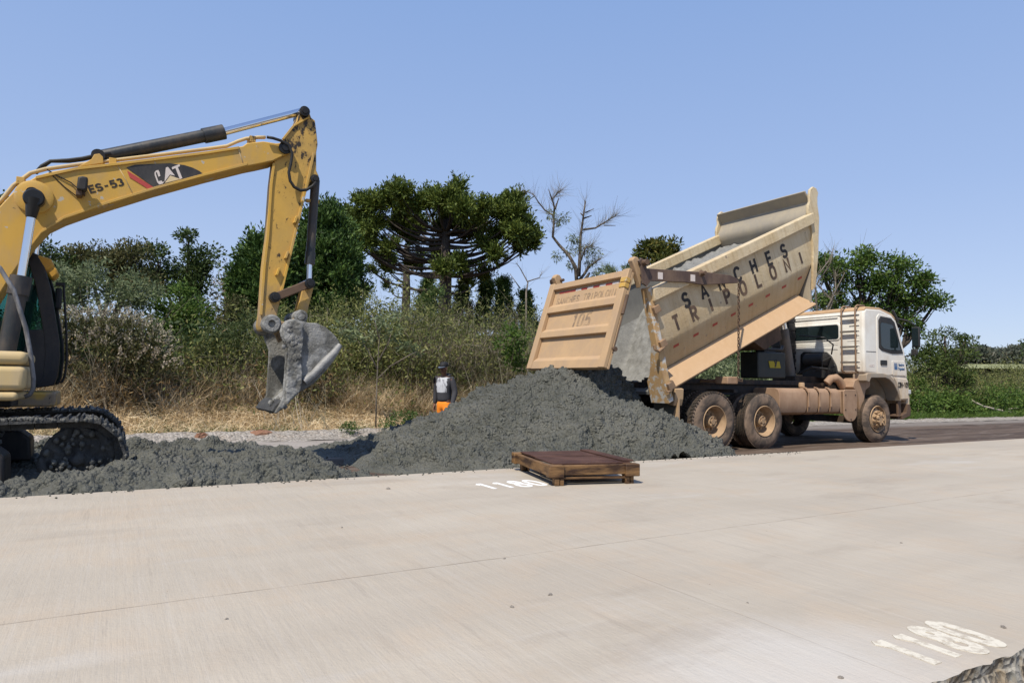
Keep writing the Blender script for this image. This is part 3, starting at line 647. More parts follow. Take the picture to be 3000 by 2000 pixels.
fl = [(4.60, 1.36), (4.60, 1.50), (4.66, 1.535), (5.22, 1.54), (5.48, 1.50), (5.68, 1.38), (5.84, 1.16), (5.90, .92), (5.86, .92), (5.78, 1.12), (5.62, 1.30), (5.46, 1.40), (5.30, 1.44), (4.78, 1.43), (4.70, 1.33)]
plate('fender', fl, -.028, .30, paint('dusty_grey_fender', (.30, .26, .21), (.42, .29, .18), .7, .7), cab, bevel=.015)
# front corner, bumper, headlamp
mb = MB(); mb.prism([(6.20, .62), (6.30, .66), (6.32, 1.0), (6.29, 1.30), (6.22, 1.32), (6.20, 1.0)], .02, 2.44); bmp = mb.build('bumper', WHITE, cab, bevel=.02, smooth='auto')
mb = MB(); mb.prism([(5.98, .50), (6.30, .58), (6.33, .74), (6.28, .84), (6.18, .86), (6.16, .66), (5.96, .60)], .0, .42); mb.box(5.9, 6.02, .05, .1, .5, .98)
mb.box(5.86, 6.2, .03, .36, .56, .60); mb.build('bumper_step', RUST, bmp, bevel=.012)
box_part('headlamp', MT('lamp_glass', .1, .6).col((.5, .5, .5)).m, bmp, [(6.24, 6.335, -.005, .12, 1.08, 1.18)], .01)
mb = MB(); mb.prism([(6.18, 1.95), (6.10, 2.3), (5.98, 2.55), (5.86, 2.72), (5.89, 2.74), (6.02, 2.56), (6.14, 2.31), (6.22, 1.97)], .12, 2.34)
mb.build('windscreen', GLASS, cab, bevel=.005)
mb = MB(); mb.prism([(5.82, 2.72), (6.0, 2.70), (6.10, 2.62), (6.08, 2.60), (5.98, 2.67), (5.80, 2.69)], .03, 2.43); mb.build('sun_visor', PLBLK, cab, bevel=.005)
# rear wall: pressed ribs, window, engine recess, ladder
for z in (2.83,): plate('seam', rrect(.35, 2.2, z, z+.012, .005), CX-.012, CX+.01, WHITE, cab, RF, 0)
mb = MB()
for i, z in enumerate((2.82, 2.70, 2.58, 2.46, 2.24, 2.13, 1.98, 1.78, 1.66, 2.36)):
    mb.prism(rrect(.10, .44-.05*(i % 3), z, z+.018, .008), CX-.022, CX+.01, RF)
for z in (2.21, 2.17, 2.09, 2.06): mb.prism(rrect(.62, 2.1, z, z+.016, .007), CX-.020, CX+.01, RF)
mb.prism(rrect(.62, 2.1, 2.78, 2.795, .007), CX-.02, CX+.01, RF)
mb.build('pressed_rib', WHITE, cab, bevel=.003)
plate('rear_window_frame', rrect(.56, 1.98, 2.27, 2.66, .07), CX-.03, CX+.01, WHITE, cab, RF, .01)
plate('rear_window', rrect(.59, 1.95, 2.30, 2.63, .06), CX-.036, CX-.01, GLASS, cab, RF, .003)
plate('engine_recess', [(.62, 1.50), (.66, 1.70), (.78, 1.92), (.90, 2.02), (1.50, 2.04), (1.58, 1.98), (1.60, 1.60), (1.70, 1.50)], CX-.04, CX+.01, PLBLK, cab, RF, .01)
mb = MB(); mb.lathe([(.0001, 0), (.12, 0), (.15, .02), (.15, .50), (.12, .53), (.0001, .53)], (CX-.16, .82, 1.84), n=28)
mb.tube([(CX-.1, 1.05, 1.62), (CX-.2, .95, 1.65), (CX-.22, .7, 1.62), (CX-.12, .62, 1.7)], .02, 8)
mb.tube([(CX-.05, .78, 1.9), (CX-.33, .80, 1.8), (CX-.3, .83, 1.45)], .013, 8); mb.box(CX-.35, CX-.05, .72, 1.3, 1.42, 1.60)
mb.tube([(CX-.3, 1.2, 1.4), (CX-.35, .9, 1.62), (CX-.25, .75, 1.45)], .02, 8)
mb.build('air_tank', PLBLK, cab, smooth='auto')
mb = MB()
for y in (.15, .48): mb.tube([(CX+.25, y, 3.035), (CX+.0, y, 3.03), (CX-.06, y, 3.0), (CX-.085, y, 2.93), (CX-.085, y, 1.62), (CX-.07, y, 1.57), (CX-.01, y, 1.555)], .019, 10)
lad = mb.build('ladder', paint('ladder_brown', (.28, .18, .11), (.10, .08, .06), .6, .6), cab, smooth=True)
for z in (2.80, 2.45, 2.11, 1.77):
    mb = MB(); mb.box(CX-.10, CX-.055, .12, .51, z-.022, z+.022); mb.build('rung', GREY, lad, bevel=.006)
# mirrors
mb = MB(); mb.tube([(5.80, -.0, 2.80), (5.95, -.18, 2.74), (6.08, -.28, 2.62), (6.10, -.28, 2.0), (6.02, -.05, 1.93)], .018, 8)
mb.tube([(5.70, .02, 2.98), (5.84, -.02, 2.72)], .03, 8); ma = mb.build('mirror_arm', PLBLK, cab, smooth='auto')
box_part('mirror', PLBLK, ma, [(6.04, 6.11, -.37, -.20, 2.14, 2.60)], .025, 3)
box_part('mirror_glass', GLASS, ma, [(6.034, 6.042, -.352, -.218, 2.17, 2.57)], 0)
box_part('lower_mirror', PLBLK, ma, [(6.0, 6.06, -.34, -.20, 1.96, 2.10)], .02)
# lettering and marks on the cab
SIDE = lambda x, y, z: frame((x, y, z), (1, 0, 0), (0, 0, 1))
lettering('480', SIDE(4.84, -.002, 1.70), .05, .19, WHR, cab, .2, .15, .1)
lettering('CBM-105', SIDE(5.985, -.030, 1.29), .10, .40, LET, cab, .22, .2)
text('lettering', 'Sanches', .085, BLUE, cab, SIDE(5.93, -.0215, 1.74), .003, sx=.8)
text('lettering', 'Tripoloni', .085, BLUE, cab, SIDE(5.93, -.0215, 1.65), .003, sx=.8)
mb = MB()
for q in range(3): mb.prism([(5.66+.04*q, 1.63), (5.70+.04*q, 1.63), (5.68+.045*q, 1.78), (5.655+.045*q, 1.78)], -.0235, -.019)
mb.build('emblem', BLUE, cab)
# air intake stack, lifting ram, oil tank, exhaust
mb = MB()
for i in range(16): mb.box(4.18+.01*(i % 2), 4.44-.01*(i % 2), 1.62+.01*(i % 2), 2.15-.01*(i % 2), 1.40+i*.095, 1.40+i*.095+.092)
mb.build('intake_stack', BLK, truck, bevel=.01)
mb = MB(); mb.tube([(3.78, 1.2, 1.15), (3.69, 1.2, 1.38), (3.44, 1.2, 2.50)], .115, 20); mb.lathe([(.13, 0), (.13, .08)], (3.76, 1.2, 1.22), 'z', 20)
ram = mb.build('lifting_ram', GREY, truck, smooth='auto')
mb = MB(); mb.tube([(3.44, 1.2, 2.5), (3.38, 1.2, 2.75)], .09, 20); mb.tube([(3.38, 1.2, 2.75), (3.12, 1.22, 3.6)], .07, 20); mb.build('ram_rod', CHROME, ram, smooth='auto')
mb = MB(); mb.tube([(4.3, .6, 1.95), (4.15, .45, 2.15), (3.9, .5, 2.3), (3.6, .9, 2.35)], .016, 8); mb.tube([(4.3, .7, 1.6), (4.0, .6, 1.62), (3.75, .7, 1.65), (3.7, 1.0, 1.5)], .025, 8)
mb.build('hydraulic_hose', RUB, truck, smooth='auto')
ob = box_part('oil_tank', OILBOX, truck, [(1.98, 2.86, .68, 1.15, 1.38, 1.93)], .03, 3)
mb = MB(); mb.tube([(2.2, .9, 1.97), (2.4, .9, 2.0), (3.0, .9, 2.0), (3.3, 1.1, 2.1)], .035, 10); mb.lathe([(.0001, .22), (.05, .2), (.06, .14), (.04, .08), (.035, 0)], (2.52, .9, 1.93), 'z', 16)
mb.box(2.35, 2.7, .82, .98, 1.93, 1.97); mb.build('tank_fittings', BLK, ob, smooth='auto')
plate('sticker', [(2.34, 1.60), (2.30, 1.74), (2.64, 1.74), (2.68, 1.60)], .668, .675, YSTK, ob, bevel=0)
plate('sticker_mark', [(2.48, 1.62), (2.50, 1.68), (2.46, 1.75), (2.50, 1.75), (2.52, 1.71), (2.55, 1.78), (2.57, 1.76), (2.54, 1.68), (2.53, 1.62)], .664, .669, PLBLK, ob, bevel=0)
# bent exhaust elbow by the cab, chain hook bracket
mb = MB(); mb.tube([(3.98, .5, 1.30), (4.05, .45, 1.40), (4.18, .42, 1.42), (4.3, .42, 1.36), (4.42, .42, 1.22)], .085, 14); mb.build('exhaust_elbow', TANK, truck, smooth='auto')
box_part('side_bracket', TANK, truck, [(.32, .60, -.02, .3, 1.24, 1.38), (.60, .70, -.01, .25, 1.32, 1.36), (.36, .44, .2, .8, 1.26, 1.32)], .03, 3)
# mud flap and its bracket, rear cross member
mb = MB(); mb.box(-.90, -.875, .02, .64, .30, .98)
mf = mb.build('mud_flap', paint('green_grey_flap', (.10, .105, .095), (.30, .2, .13), .25, .8), truck, bevel=.004)
mb = MB(); mb.prism([(-.03, .98), (-.03, .62), (-.07, .24), (.13, .30), (.12, .55), (.13, .62)], -.93, -.90, RF); mb.build('flap_edge', GATE, mf)
mb = MB(); mb.prism([(-.02, .96), (-.03, 1.14), (.10, 1.18), (.12, 1.0), (.16, .86), (.02, .84)], -1.0, -.80, RF); mb.box(-1.0, -.8, .02, 2.46, 1.02, 1.12)
mb.build('flap_bracket', GATE, mf, bevel=.01)
for q_ in ((-.95, -.85, .1, .9, 1.0, 1.08), (.62, .72, .1, .8, 1.08, 1.14)): box_part('fender_bracket', CHAS, truck, [q_], .01)

# tipping body: s along the floor, h up from it
TH = math.radians(24); B0 = Vector((-1.15, 0, 1.0)); bs = Vector((math.cos(TH), 0, math.sin(TH))); bh = Vector((-math.sin(TH), 0, math.cos(TH)))
def BP(s_, h_, y_): v = B0+bs*s_+bh*h_; return (v.x, y_, v.z)
BF = lambda u, v, w: BP(u, v, w)
def s_rear(h): return .02+.17*h
def s_front(h): return 4.34+.25*h if h < .4 else 4.44+.62*(h-.4) if h < 1.0 else 4.81+.36*(h-1.0)
W_ = 2.45
sec = [(0, 1.70), (0, .92), (.02, .86), (.22, .42), (.26, .36), (.50, .02)]
outer = sec+[(W_-y, h) for y, h in reversed(sec)]
inn = [(y+.055, h+(.03 if h < .9 else 0)) for y, h in sec]; inn[0] = (.055, 1.70); inn[-1] = (.52, .07)
inner = inn+[(W_-y, h) for y, h in reversed(inn)]
def shell(prof, flip=1):
    mb = MB(); n = len(prof); ns = 12
    vs = []
    for i in range(ns+1):
        for y, h in prof: a, b = s_rear(h), s_front(h); vs.append(BP(a+(b-a)*i/ns, h, y))
    mb.add(vs, [(i*n+k, i*n+k+1, (i+1)*n+k+1, (i+1)*n+k) for i in range(ns) for k in range(n-1)])
    return mb
tb = shell(outer).build('tipping_body', BODY, truck, smooth='auto', fix=False)
shell(inner).build('lining', LINING, tb, smooth='auto', fix=False)
mb = MB()                                                     # rear edge that closes the two skins, and floor beams
n = len(outer); vs = [BP(s_rear(h)-.0, h, y) for y, h in outer]+[BP(s_rear(h), h, y) for y, h in inner]
mb.add(vs, [(k, k+1, n+k+1, n+k) for k in range(n-1)])
mb.build('rear_rim', LINING, tb, fix=False)
mb = MB()
for y in (.62, 1.68): mb.prism([(.1, 0), (4.3, 0), (4.3, -.16), (.3, -.20)], y, y+.14, BF)
for s_ in (.5, 1.3, 2.1, 2.9, 3.7, 4.1): mb.prism([(s_, .0), (s_+.1, .0), (s_+.1, -.10), (s_, -.10)], .45, 2.0, BF)
mb.prism([(2.95, -.02), (3.95, -.02), (3.9, -.42), (3.3, -.42)], .55, 1.9, BF)
mb.build('underbody_beam', RUST, tb, bevel=.01)
for nm, y0, y1 in (('top_rail', -.11, .09), ('top_rail', W_-.09, W_+.11)):
    mb = MB(); mb.prism([(.30, 1.66), (.36, 1.88), (5.12, 1.88), (5.06, 1.66)], y0, y1, BF); mb.build(nm, BODY, tb, bevel=.02, seg=3, smooth='auto')
POSTM = paint('worn_rear_post', (.50, .33, .16), (.36, .22, .11), .7, .65, spots=((.50, .48, .44), .53, 7.0), scale=2.5)
LBM = paint('worn_bracket', (.30, .19, .11), (.12, .09, .07), .6, .7)
for y0, y1 in ((-.05, .30), (W_-.30, W_+.05)):
    ins = (lambda p: p)
    mb = MB()
    prof = [(y0, -.10), (y0, 1.93), (y0+.16, 1.93), (y0+.16, .95), (y1, .42), (y1+.1, .30), (y1+.1, -.10)] if y0 < 1 else [(y1, -.10), (y1, 1.93), (y1-.16, 1.93), (y1-.16, .95), (y0, .42), (y0-.1, .30), (y0-.1, -.10)]
    v = [BP(s_rear(h)-.085, h, y) for y, h in prof]+[BP(s_rear(h)+.055, h, y) for y, h in prof]; m_ = len(prof)
    mb.add(v, [tuple(range(m_)), tuple(range(2*m_-1, m_-1, -1))]+[(i, i+m_, (i+1) % m_+m_, (i+1) % m_) for i in range(m_)])
    ps = mb.build('rear_post', POSTM, tb, bevel=.014, smooth='auto')
    yy = y0-.01 if y0 < 1 else y1-.12
    mb = MB()
    for h in (1.52, .92, .18):
        mb = MB(); mb.prism([(s_rear(h)-.05, h-.07), (s_rear(h)-.05, h+.06), (s_rear(h)+.09, h+.07), (s_rear(h)+.11, h-.06)], yy-.05, yy+.10, BF); mb.build('latch_bracket', LBM, ps, bevel=.01)
    mb = MB(); mb.tube([BP(s_rear(.86)+.02, .86, yy-.03), BP(s_rear(.84)-.12, .84, yy-.03), BP(s_rear(.9)-.19, .90, yy-.03), BP(s_rear(.97)-.19, .98, yy-.03)], .028, 8); mb.build('latch_hook', LBM, ps, smooth='auto'); mb = MB()
    mb.tube([BP(s_rear(.2)+.06, .27, yy-.03), BP(s_rear(.1)+.0, .10, yy-.03), BP(s_rear(.1)-.1, .12, yy-.03)], .022, 8)
    mb.build('latch_hook', LBM, ps, smooth='auto')
# side skirt flaring outwards under the body, the crease lip above it
for sg in (0, 1):
    fy = (lambda y: y) if sg == 0 else (lambda y: W_-y)
    mb = MB(); v = []
    for s0, s1, h, y in ((.36, 4.30, .40, .21), (.10, 4.52, .10, -.02), (.13, 4.50, .07, .0), (.36, 4.30, .36, .23)): v += [BP(s0, h, fy(y)), BP(s1, h, fy(y))]
    mb.add(v, [(0, 1, 3, 2), (2, 3, 5, 4), (4, 5, 7, 6), (6, 7, 1, 0), (0, 2, 4, 6), (1, 3, 5, 7)])
    mb.build('side_skirt', SKIRT, tb, bevel=.006)
# headboard with its rounded ears
hp = [(4.36, .05), (4.52, .45), (4.86, 1.05), (5.02, 1.60), (5.00, 1.70), (4.99, 1.80), (5.04, 1.90), (5.15, 1.98), (5.23, 2.05), (5.275, 2.10), (5.20, 2.34), (5.24, 2.35), (5.32, 2.09), (5.27, 2.0), (5.17, 1.93), (5.08, 1.86), (5.05, 1.80), (5.05, 1.72), (5.07, 1.60), (4.94, 1.03), (4.58, .42), (4.40, .03)]
mb = MB(); mb.prism(hp, .03, W_-.03, BF); hb = mb.build('headboard', BODY, tb, bevel=.008, smooth='auto')
HBM = paint('headboard_face', (.36, .31, .23), (.27, .245, .21), .7, .7, scale=1.5)
hb.data.materials.clear(); hb.data.materials.append(HBM)
ear = [(4.84, 1.10), (5.0, 1.55), (5.04, 1.95), (5.10, 2.05), (5.19, 2.12), (5.23, 2.24), (5.30, 2.34), (5.42, 2.37), (5.51, 2.31), (5.53, 2.20), (5.46, 2.12), (5.40, 1.98), (5.34, 1.72), (5.20, 1.45), (4.98, 1.02), (4.62, .44), (4.50, .40)]
for y in (-.045, W_-.015): mb = MB(); mb.prism(ear, y, y+.06, BF); mb.build('ear_plate', BODY, hb, bevel=.012, smooth='auto')
mb = MB(); mb.box(3.3, 3.9, 1.0, 1.5, 2.9, 2.95) if False else None
mb.tube([BP(4.45, .30, .5), BP(4.75, .12, .45), BP(5.0, .13, .4), BP(4.8, .24, .4), BP(5.02, .3, .45)], .025, 8); mb.tube([BP(4.9, .12, .42), BP(4.6, -.25, .9), BP(4.5, -.45, 1.2)], .02, 8)
mb.build('front_bracket', SKIRT, tb, smooth='auto')
# lettering on the side: letters wide apart, leaning with the body
def side_letter(ch, s_, h_, size, mat, parent, name='lettering', rx=0):
    ox, oy, oz = BP(s_, h_, -.0035); return lettering(ch, frame((ox, oy, oz), bs, bh), size, None, mat, parent, .24)
for i, ch in enumerate('SANCHES'): side_letter(ch, 1.10+i*.487, 1.41, .24, LET, tb)
LETB = MT('worn_black_lettering', .75, .2); LETB.col(LETB.mix(LETB.ramp(LETB.noise(3, detail=5), .45, .65), (.07, .05, .04), (.16, .105, .07))); LETB = LETB.m
for i, ch in enumerate('TRIPOLONI'): side_letter(ch, .72+i*.468, 1.12, .24, LETB, tb)
for i in range(8):                      # red reflectors on the slanted lower band
    s_ = .55+i*.535; h0, h1 = .70, .75; ya, yb = .02+(.86-h0)/.44*.20, .02+(.86-h1)/.44*.20
    mb = MB(); v = [BP(s_, h0, ya-.004), BP(s_+.14, h0, ya-.004), BP(s_+.14, h1, yb-.004), BP(s_, h1, yb-.004)]; v += [(a, b+.01, c) for a, b, c in v]
    mb.add(v, [(0, 1, 2, 3), (7, 6, 5, 4), (0, 4, 5, 1), (1, 5, 6, 2), (2, 6, 7, 3), (3, 7, 4, 0)]); mb.build('reflector', REDR, tb)
# tailgate hanging from its arms
GT = Vector((-1.96, 0, 3.15)); GBm = Vector((-2.50, 0, 1.46)); gv = (GBm-GT).normalized(); GL = (GBm-GT).length
gn = Vector((gv.z, 0, -gv.x)); gn = gn if gn.x < 0 else -gn          # outwards, to the rear
def GP(y_, v_, o_): q = GT+gv*v_+gn*o_; return (q.x, y_, q.z)
tg = None
mb = MB()
GF = lambda u, v, w: GP(u, v, w)
mb.prism([(.0, .02), (W_, .02), (W_, GL), (.0, GL)], -.05, .0, GF)
tg = mb.build('tailgate', GATE, truck, bevel=.008)
for y0, y1 in ((0, .17), (W_-.17, W_)): mb = MB(); mb.prism([(y0, -.02), (y1, -.02), (y1, GL+.0), (y0, GL+.0)], .0, .085, GF); mb.build('stile', GATE, tg, bevel=.015, seg=3, smooth='auto')
for v0, v1, dv in ((.0, .12, .02), (.50, .62, .09), (1.02, 1.14, .09), (1.62, GL, .10)):
    pr = [(v0-dv*.9, .0), (v0, .075), (v1, .075), (v1+.005, .0)]
    mb = MB(); mb.prism(pr, .17, W_-.17, lambda u, v, w: GP(w, u, v)); mb.build('crossbar', GATE, tg, bevel=.008)
for y in (-.03, W_-.10):
    mb = MB(); mb.prism([(-1.80, 2.86), (-1.93, 3.20), (-2.00, 3.33), (-1.94, 3.40), (-1.86, 3.39), (-1.80, 3.30), (-1.78, 3.12)], y, y+.13); mb.build('hinge_lug', GATE, tg, bevel=.02, smooth='auto')
for v in (.20, .30): mb = MB(); mb.prism([(-.015, v-.05), (.14, v-.05), (.14, v+.035), (-.015, v+.035)], .0, .10, GF); mb.build('hinge_pocket', YEL, tg, bevel=.01)
mb = MB(); mb.tube([GP(-.03, .45, 0), GP(-.03, .8, .0)], .03, 10); mb.tube([GP(-.03, .84, -.01), GP(-.03, 1.5, -.01)], .012, 8)
mb.lathe([(.0001, -.05), (.04, -.05), (.04, 0)], GP(-.02, 1.42, -.02), n=14); mb.build('gate_pin', RUST, tg, smooth='auto')
GM = lambda y, v, o=.002: frame(GP(y, v, o), (0, -1, 0), tuple(-gv))
lettering('SANCHES TRIPOLONI', GM(1.22, .36), .13, 1.86, LETF, tg, .19)
lettering('105', GM(1.14, .82), .27, .56, LETF, tg, .20, .22, .12)
for i in range(10):
    y = .30+i*.185; mb = MB(); mb.prism([(y, .155), (y+.17, .155), (y+.17, .195), (y, .195)], .0, .004, GF)
    if i in (1, 3, 5, 7): continue_ = 0
    mb.build('reflector', (WHR, REDR)[i % 2] if i < 8 else REDR, tg)
# hinge arms on both sides with pins
AP = [(-1.77, 3.19), (-.26, 3.26), (.25, 3.26), (.42, 3.22), (.50, 3.16), (.46, 3.13), (-.44, 3.02), (-.9, 3.03), (-1.68, 2.98), (-1.77, 2.88), (-1.86, 2.92), (-1.90, 3.23), (-1.96, 3.30), (-1.88, 3.36), (-1.79, 3.29)]
for y in (-.15, W_+.11):
    mb = MB(); mb.prism(AP, y, y+.04); arm = mb.build('hinge_arm', RUSTP, truck, bevel=.008)
    yo = y if y < 1 else y+.04
    mb = MB(); sgn = -1 if y < 1 else 1
    px_, pz_ = BP(1.51, 1.76, 0)[0], BP(1.51, 1.76, 0)[2]
    mb.lathe([(.0001, sgn*.10), (.035, sgn*.10), (.04, sgn*.02), (.065, sgn*.0)], (px_, yo, pz_), n=16)
    mb.tube([(px_, y, pz_), (px_, y+(.2 if y < 1 else -.2), pz_)], .035, 10); mb.build('hinge_pin', RUST, arm, smooth='auto'); mb = MB()
    mb.lathe([(.0001, sgn*.09), (.05, sgn*.09), (.055, sgn*.0)], (-1.84, yo, 3.28), n=16); mb.tube([(-1.84, y, 3.28), (-1.84, y+(.3 if y < 1 else -.3), 3.28)], .03, 10)
    mb.build('hinge_pin', RUST, arm, smooth='auto')
    if y < 1:
        for x, z in ((-1.47, 3.09), (-.70, 3.12)): mb = MB(); mb.box(x-.055, x+.055, y-.004, y+.002, z-.06, z+.06); mb.build('white_sticker', WHR, arm)
# chain from the arm down to the frame
mb = MB(); nl = 30; ct = Vector((.50, -.13, 3.13)); cb = Vector((.56, -.06, 1.36))
for i in range(nl):
    a = ct+(cb-ct)*(i/nl); b = ct+(cb-ct)*((i+1.35)/nl); mid = (a+b)/2; hl = (b-a).length/2; dirv = (b-a).normalized()
    lat = Vector((1, 0, 0)) if i % 2 else Vector((.35, .93, 0)); rr_ = .021
    pts = [mid+dirv*((hl-rr_)*(1 if math.cos(t) > 0 else -1)+rr_*math.cos(t))+lat*(rr_*math.sin(t)) for t in [2*math.pi*(k+.5)/12 for k in range(12)]]
    pts.append(pts[0]); pts.append(pts[1]); mb.tube(pts, .0085, 6, caps=False)
mb.tube([cb, cb+Vector((.0, .0, -.06)), cb+Vector((.1, 0, -.07)), cb+Vector((.1, 0, -.0))], .012, 6)
mb.build('chain', RUST, truck, smooth='auto')

# load of concrete still in the body: a thing of its own resting inside
ns_, ny_ = 150, 80; sv = np.linspace(.35, 4.98, ns_); yv = np.linspace(.06, W_-.06, ny_); random.seed(5)
S_, Y_ = np.meshgrid(sv, yv, indexing='ij'); P = np.stack([S_.ravel(), Y_.ravel(), S_.ravel()*0], 1)
hh = .10+1.46*smooth(P[:, 0], .2, 3.4)+.10*(vnoise(P, .7, 2)-.5)+.10*(.6-worley(P, .22, 4))+.05*(.6-worley(P, .1, 6))
edge = np.minimum(P[:, 1]-.06, W_-.06-P[:, 1]); P1 = np.clip(hh, .09, 1.66)
lowlim = np.interp(edge, [0, .25, .46], [.95, .42, .08]); P1 = np.maximum(P1, lowlim)
Sx = np.minimum(P[:, 0], np.array([s_front(h) for h in P1])+.02)
V = np.array([BP(a, b, c) for a, b, c in zip(Sx, P1, P[:, 1])])
i = (np.arange(ns_-1)[:, None]*ny_+np.arange(ny_-1)[None, :]).ravel()
ld = np_mesh('concrete_load', V, np.stack([i, i+ny_, i+ny_+1, i+1], 1), concrete_mat('light_grey_mud', (.15, .148, .138), (.25, .247, .23), .85, .02), smooth=True)
ld.matrix_world = Matrix.Translation(TP) @ Matrix.Rotation(ROAD, 4, 'Z')
tag(ld, 'lighter grey concrete still lying inside the raised truck body', 'concrete load')

# ------------------------------------------------------------------ excavator (local x forward along the road, y away from the camera side)
ER, ED, EZ = -2.3, 9.7, -.15
EP = rd(ER, ED, EZ)
exc = thing('excavator', 'yellow tracked excavator with raised boom and mud caked bucket', 'excavator', EP, ROAD)
def ep(px, py, d=9.5): r, z = on_d(px, py, d); return (r-ER, z-EZ)
def epl(pts, d, sc=1, ox=0, oy=0): return [ep(ox+x*sc, oy+y*sc, d) for x, y in pts]
def e3(px, py, d): x, z = ep(px, py, d); return (x, d-ED, z)
C1 = (.31888, 0, 300); C2 = (.31881, 450, 280); C5 = (.31897, 700, 780); C3 = (.31897, 0, 700)
def caked(o, vox, st_, size):
    t = bpy.data.textures.new('lumps', 'CLOUDS'); t.noise_scale = size; t.noise_depth = 4
    o.modifiers.clear(); r = o.modifiers.new('r', 'REMESH'); r.mode = 'VOXEL'; r.voxel_size = vox; r.use_smooth_shade = True
    d = o.modifiers.new('d', 'DISPLACE'); d.texture = t; d.strength = st_; d.mid_level = .45; d.texture_coords = 'LOCAL'
# boom
bo = [(-190, 900), (-110, 700), (0, 603), (48, 552), (105, 517), (150, 502), (223, 491), (319, 480), (450, 464), (609, 444), (670, 434), (711, 428), (724, 419), (772, 414), (810, 420),
      (836, 417), (849, 424), (853, 437), (848, 450), (829, 457), (801, 471), (760, 480), (724, 487), (600, 518), (450, 559), (392, 577), (313, 601), (265, 617), (188, 644), (140, 667), (121, 686), (86, 724), (66, 758), (38, 800), (0, 860), (-60, 960), (-160, 1010)]
bp = epl(bo, 9.5)
mb = MB(); mb.prism(bp, -.20, .20); boom = mb.build('boom', YEL, exc, bevel=.012, smooth='auto')
boss = ep(100, 578)
mb = MB(); mb.lathe([(.19, -.20), (.19, -.225), (.165, -.235), (.10, -.235), (.09, -.30), (.0001, -.30)], (boss[0], 0, boss[1]), n=36)
mb.build('pin_boss', YEL, boom, smooth='auto')
def strip_line(pts, d, w, name, mat, par, thick=.012):         # weld seam or plate edge lying on the boom side
    q = [Vector(e3(x, y, d)) for x, y in pts]; mb = MB(); mb.tube(q, w, 6); return mb.build(name, mat, par, smooth=True)
strip_line([(340, 478), (365, 520), (393, 576)], 9.5, .006, 'weld_seam', YELD, boom); strip_line([(696, 431), (706, 460), (715, 488)], 9.5, .007, 'weld_seam', YELD, boom)
# lower and upper flanges of the boom stand proud
for pts in ([(450, 464), (609, 444), (700, 430)], [(105, 517), (223, 491), (319, 480), (450, 464)], [(724, 485), (600, 516), (450, 557), (313, 599), (188, 642), (121, 684), (66, 756)]):
    up = epl(pts, 9.5); lo = [(x, z-.035) for x, z in up] if pts[0] != (724, 485) else [(x, z+.035) for x, z in up]
    mb = MB(); mb.prism(up+lo[::-1], -.222, -.2); mb.build('boom_flange', YEL, boom, bevel=.003)
# yellow steel lines along the top of the boom and rubber hoses
for k, dz in ((-.10, .03), (-.03, .045)):
    q = [Vector(e3(x, y, 9.5))+Vector((0, .2+k, dz)) for x, y in ((-60, 640), (0, 588), (35, 545), (85, 508), (130, 496), (223, 483), (319, 472), (450, 456), (609, 436), (668, 428), (700, 414), (724, 406), (760, 402), (782, 402))]
    mb = MB(); mb.tube(q, .022, 8); mb.build('oil_line', YELD, boom, smooth=True)
mb = MB()
for x, y in ((58, 530), (330, 474), (742, 408)):
    q = Vector(e3(x, y, 9.5))+Vector((0, .17, .02)); mb = MB(); mb.box(q.x-.04, q.x+.04, q.y-.13, q.y+.1, q.z-.05, q.z+.04); mb.build('line_clamp', YELM, boom, bevel=.006)
for off in (0, .06):
    q = [Vector(e3(x, y, 9.5))+Vector((0, .12+off, 0)) for x, y in ((100, 500-off*60), (120, 478), (145, 464-off*60), (200, 461), (240, 456), (285, 446), (325, 442))]
    mb = MB(); mb.tube(q, .021, 8); mb.build('hose', RUB, boom, smooth=True)
q = [Vector(e3(*p, 9.45)) for p in ((782, 402), (800, 405), (822, 412), (845, 425), (856, 450), (852, 480), (846, 505), (850, 530), (862, 548), (880, 558), (898, 556), (915, 546), (926, 534))]
mb = MB(); mb.tube(q, .021, 8); mb.build('hose', RUB, boom, smooth=True)
# stick cylinder on top: barrel, gland, rod
def cyl(parent, name, a, b, r0, c, r1, mat=CYL, cap=None, rodmat=CHROME):
    mb = MB(); mb.tube([a, b], r0, 20)
    if cap: A = Vector(a); B = Vector(b); d_ = (B-A).normalized(); mb.tube([B-d_*cap[0], B+d_*.01], cap[1], 20)
    o = mb.build(name, mat, parent, smooth='auto')
    mb = MB(); mb.tube([b, c], r1, 18); mb.build('piston_rod', rodmat, o, smooth='auto'); return o
sc_ = cyl(exc, 'stick_cylinder', e3(290, 461, 9.7), e3(654, 387, 9.7), .082, e3(885, 327, 9.7), .050, cap=(.26, .098))
mb = MB(); x, z = ep(288, 463, 9.7); mb.lathe([(.0001, -.13), (.075, -.13), (.075, .13), (.0001, .13)], (x, 0, z), n=20); mb.build('pin', BLKG, sc_, smooth='auto')
br = epl([(225, 490), (268, 466), (276, 452), (292, 450), (302, 460), (303, 478)], 9.55)
for a, b in ((-.15, -.10), (.10, .15)): mb = MB(); mb.prism(br, a, b); mb.build('cylinder_bracket', YEL, boom, bevel=.006)
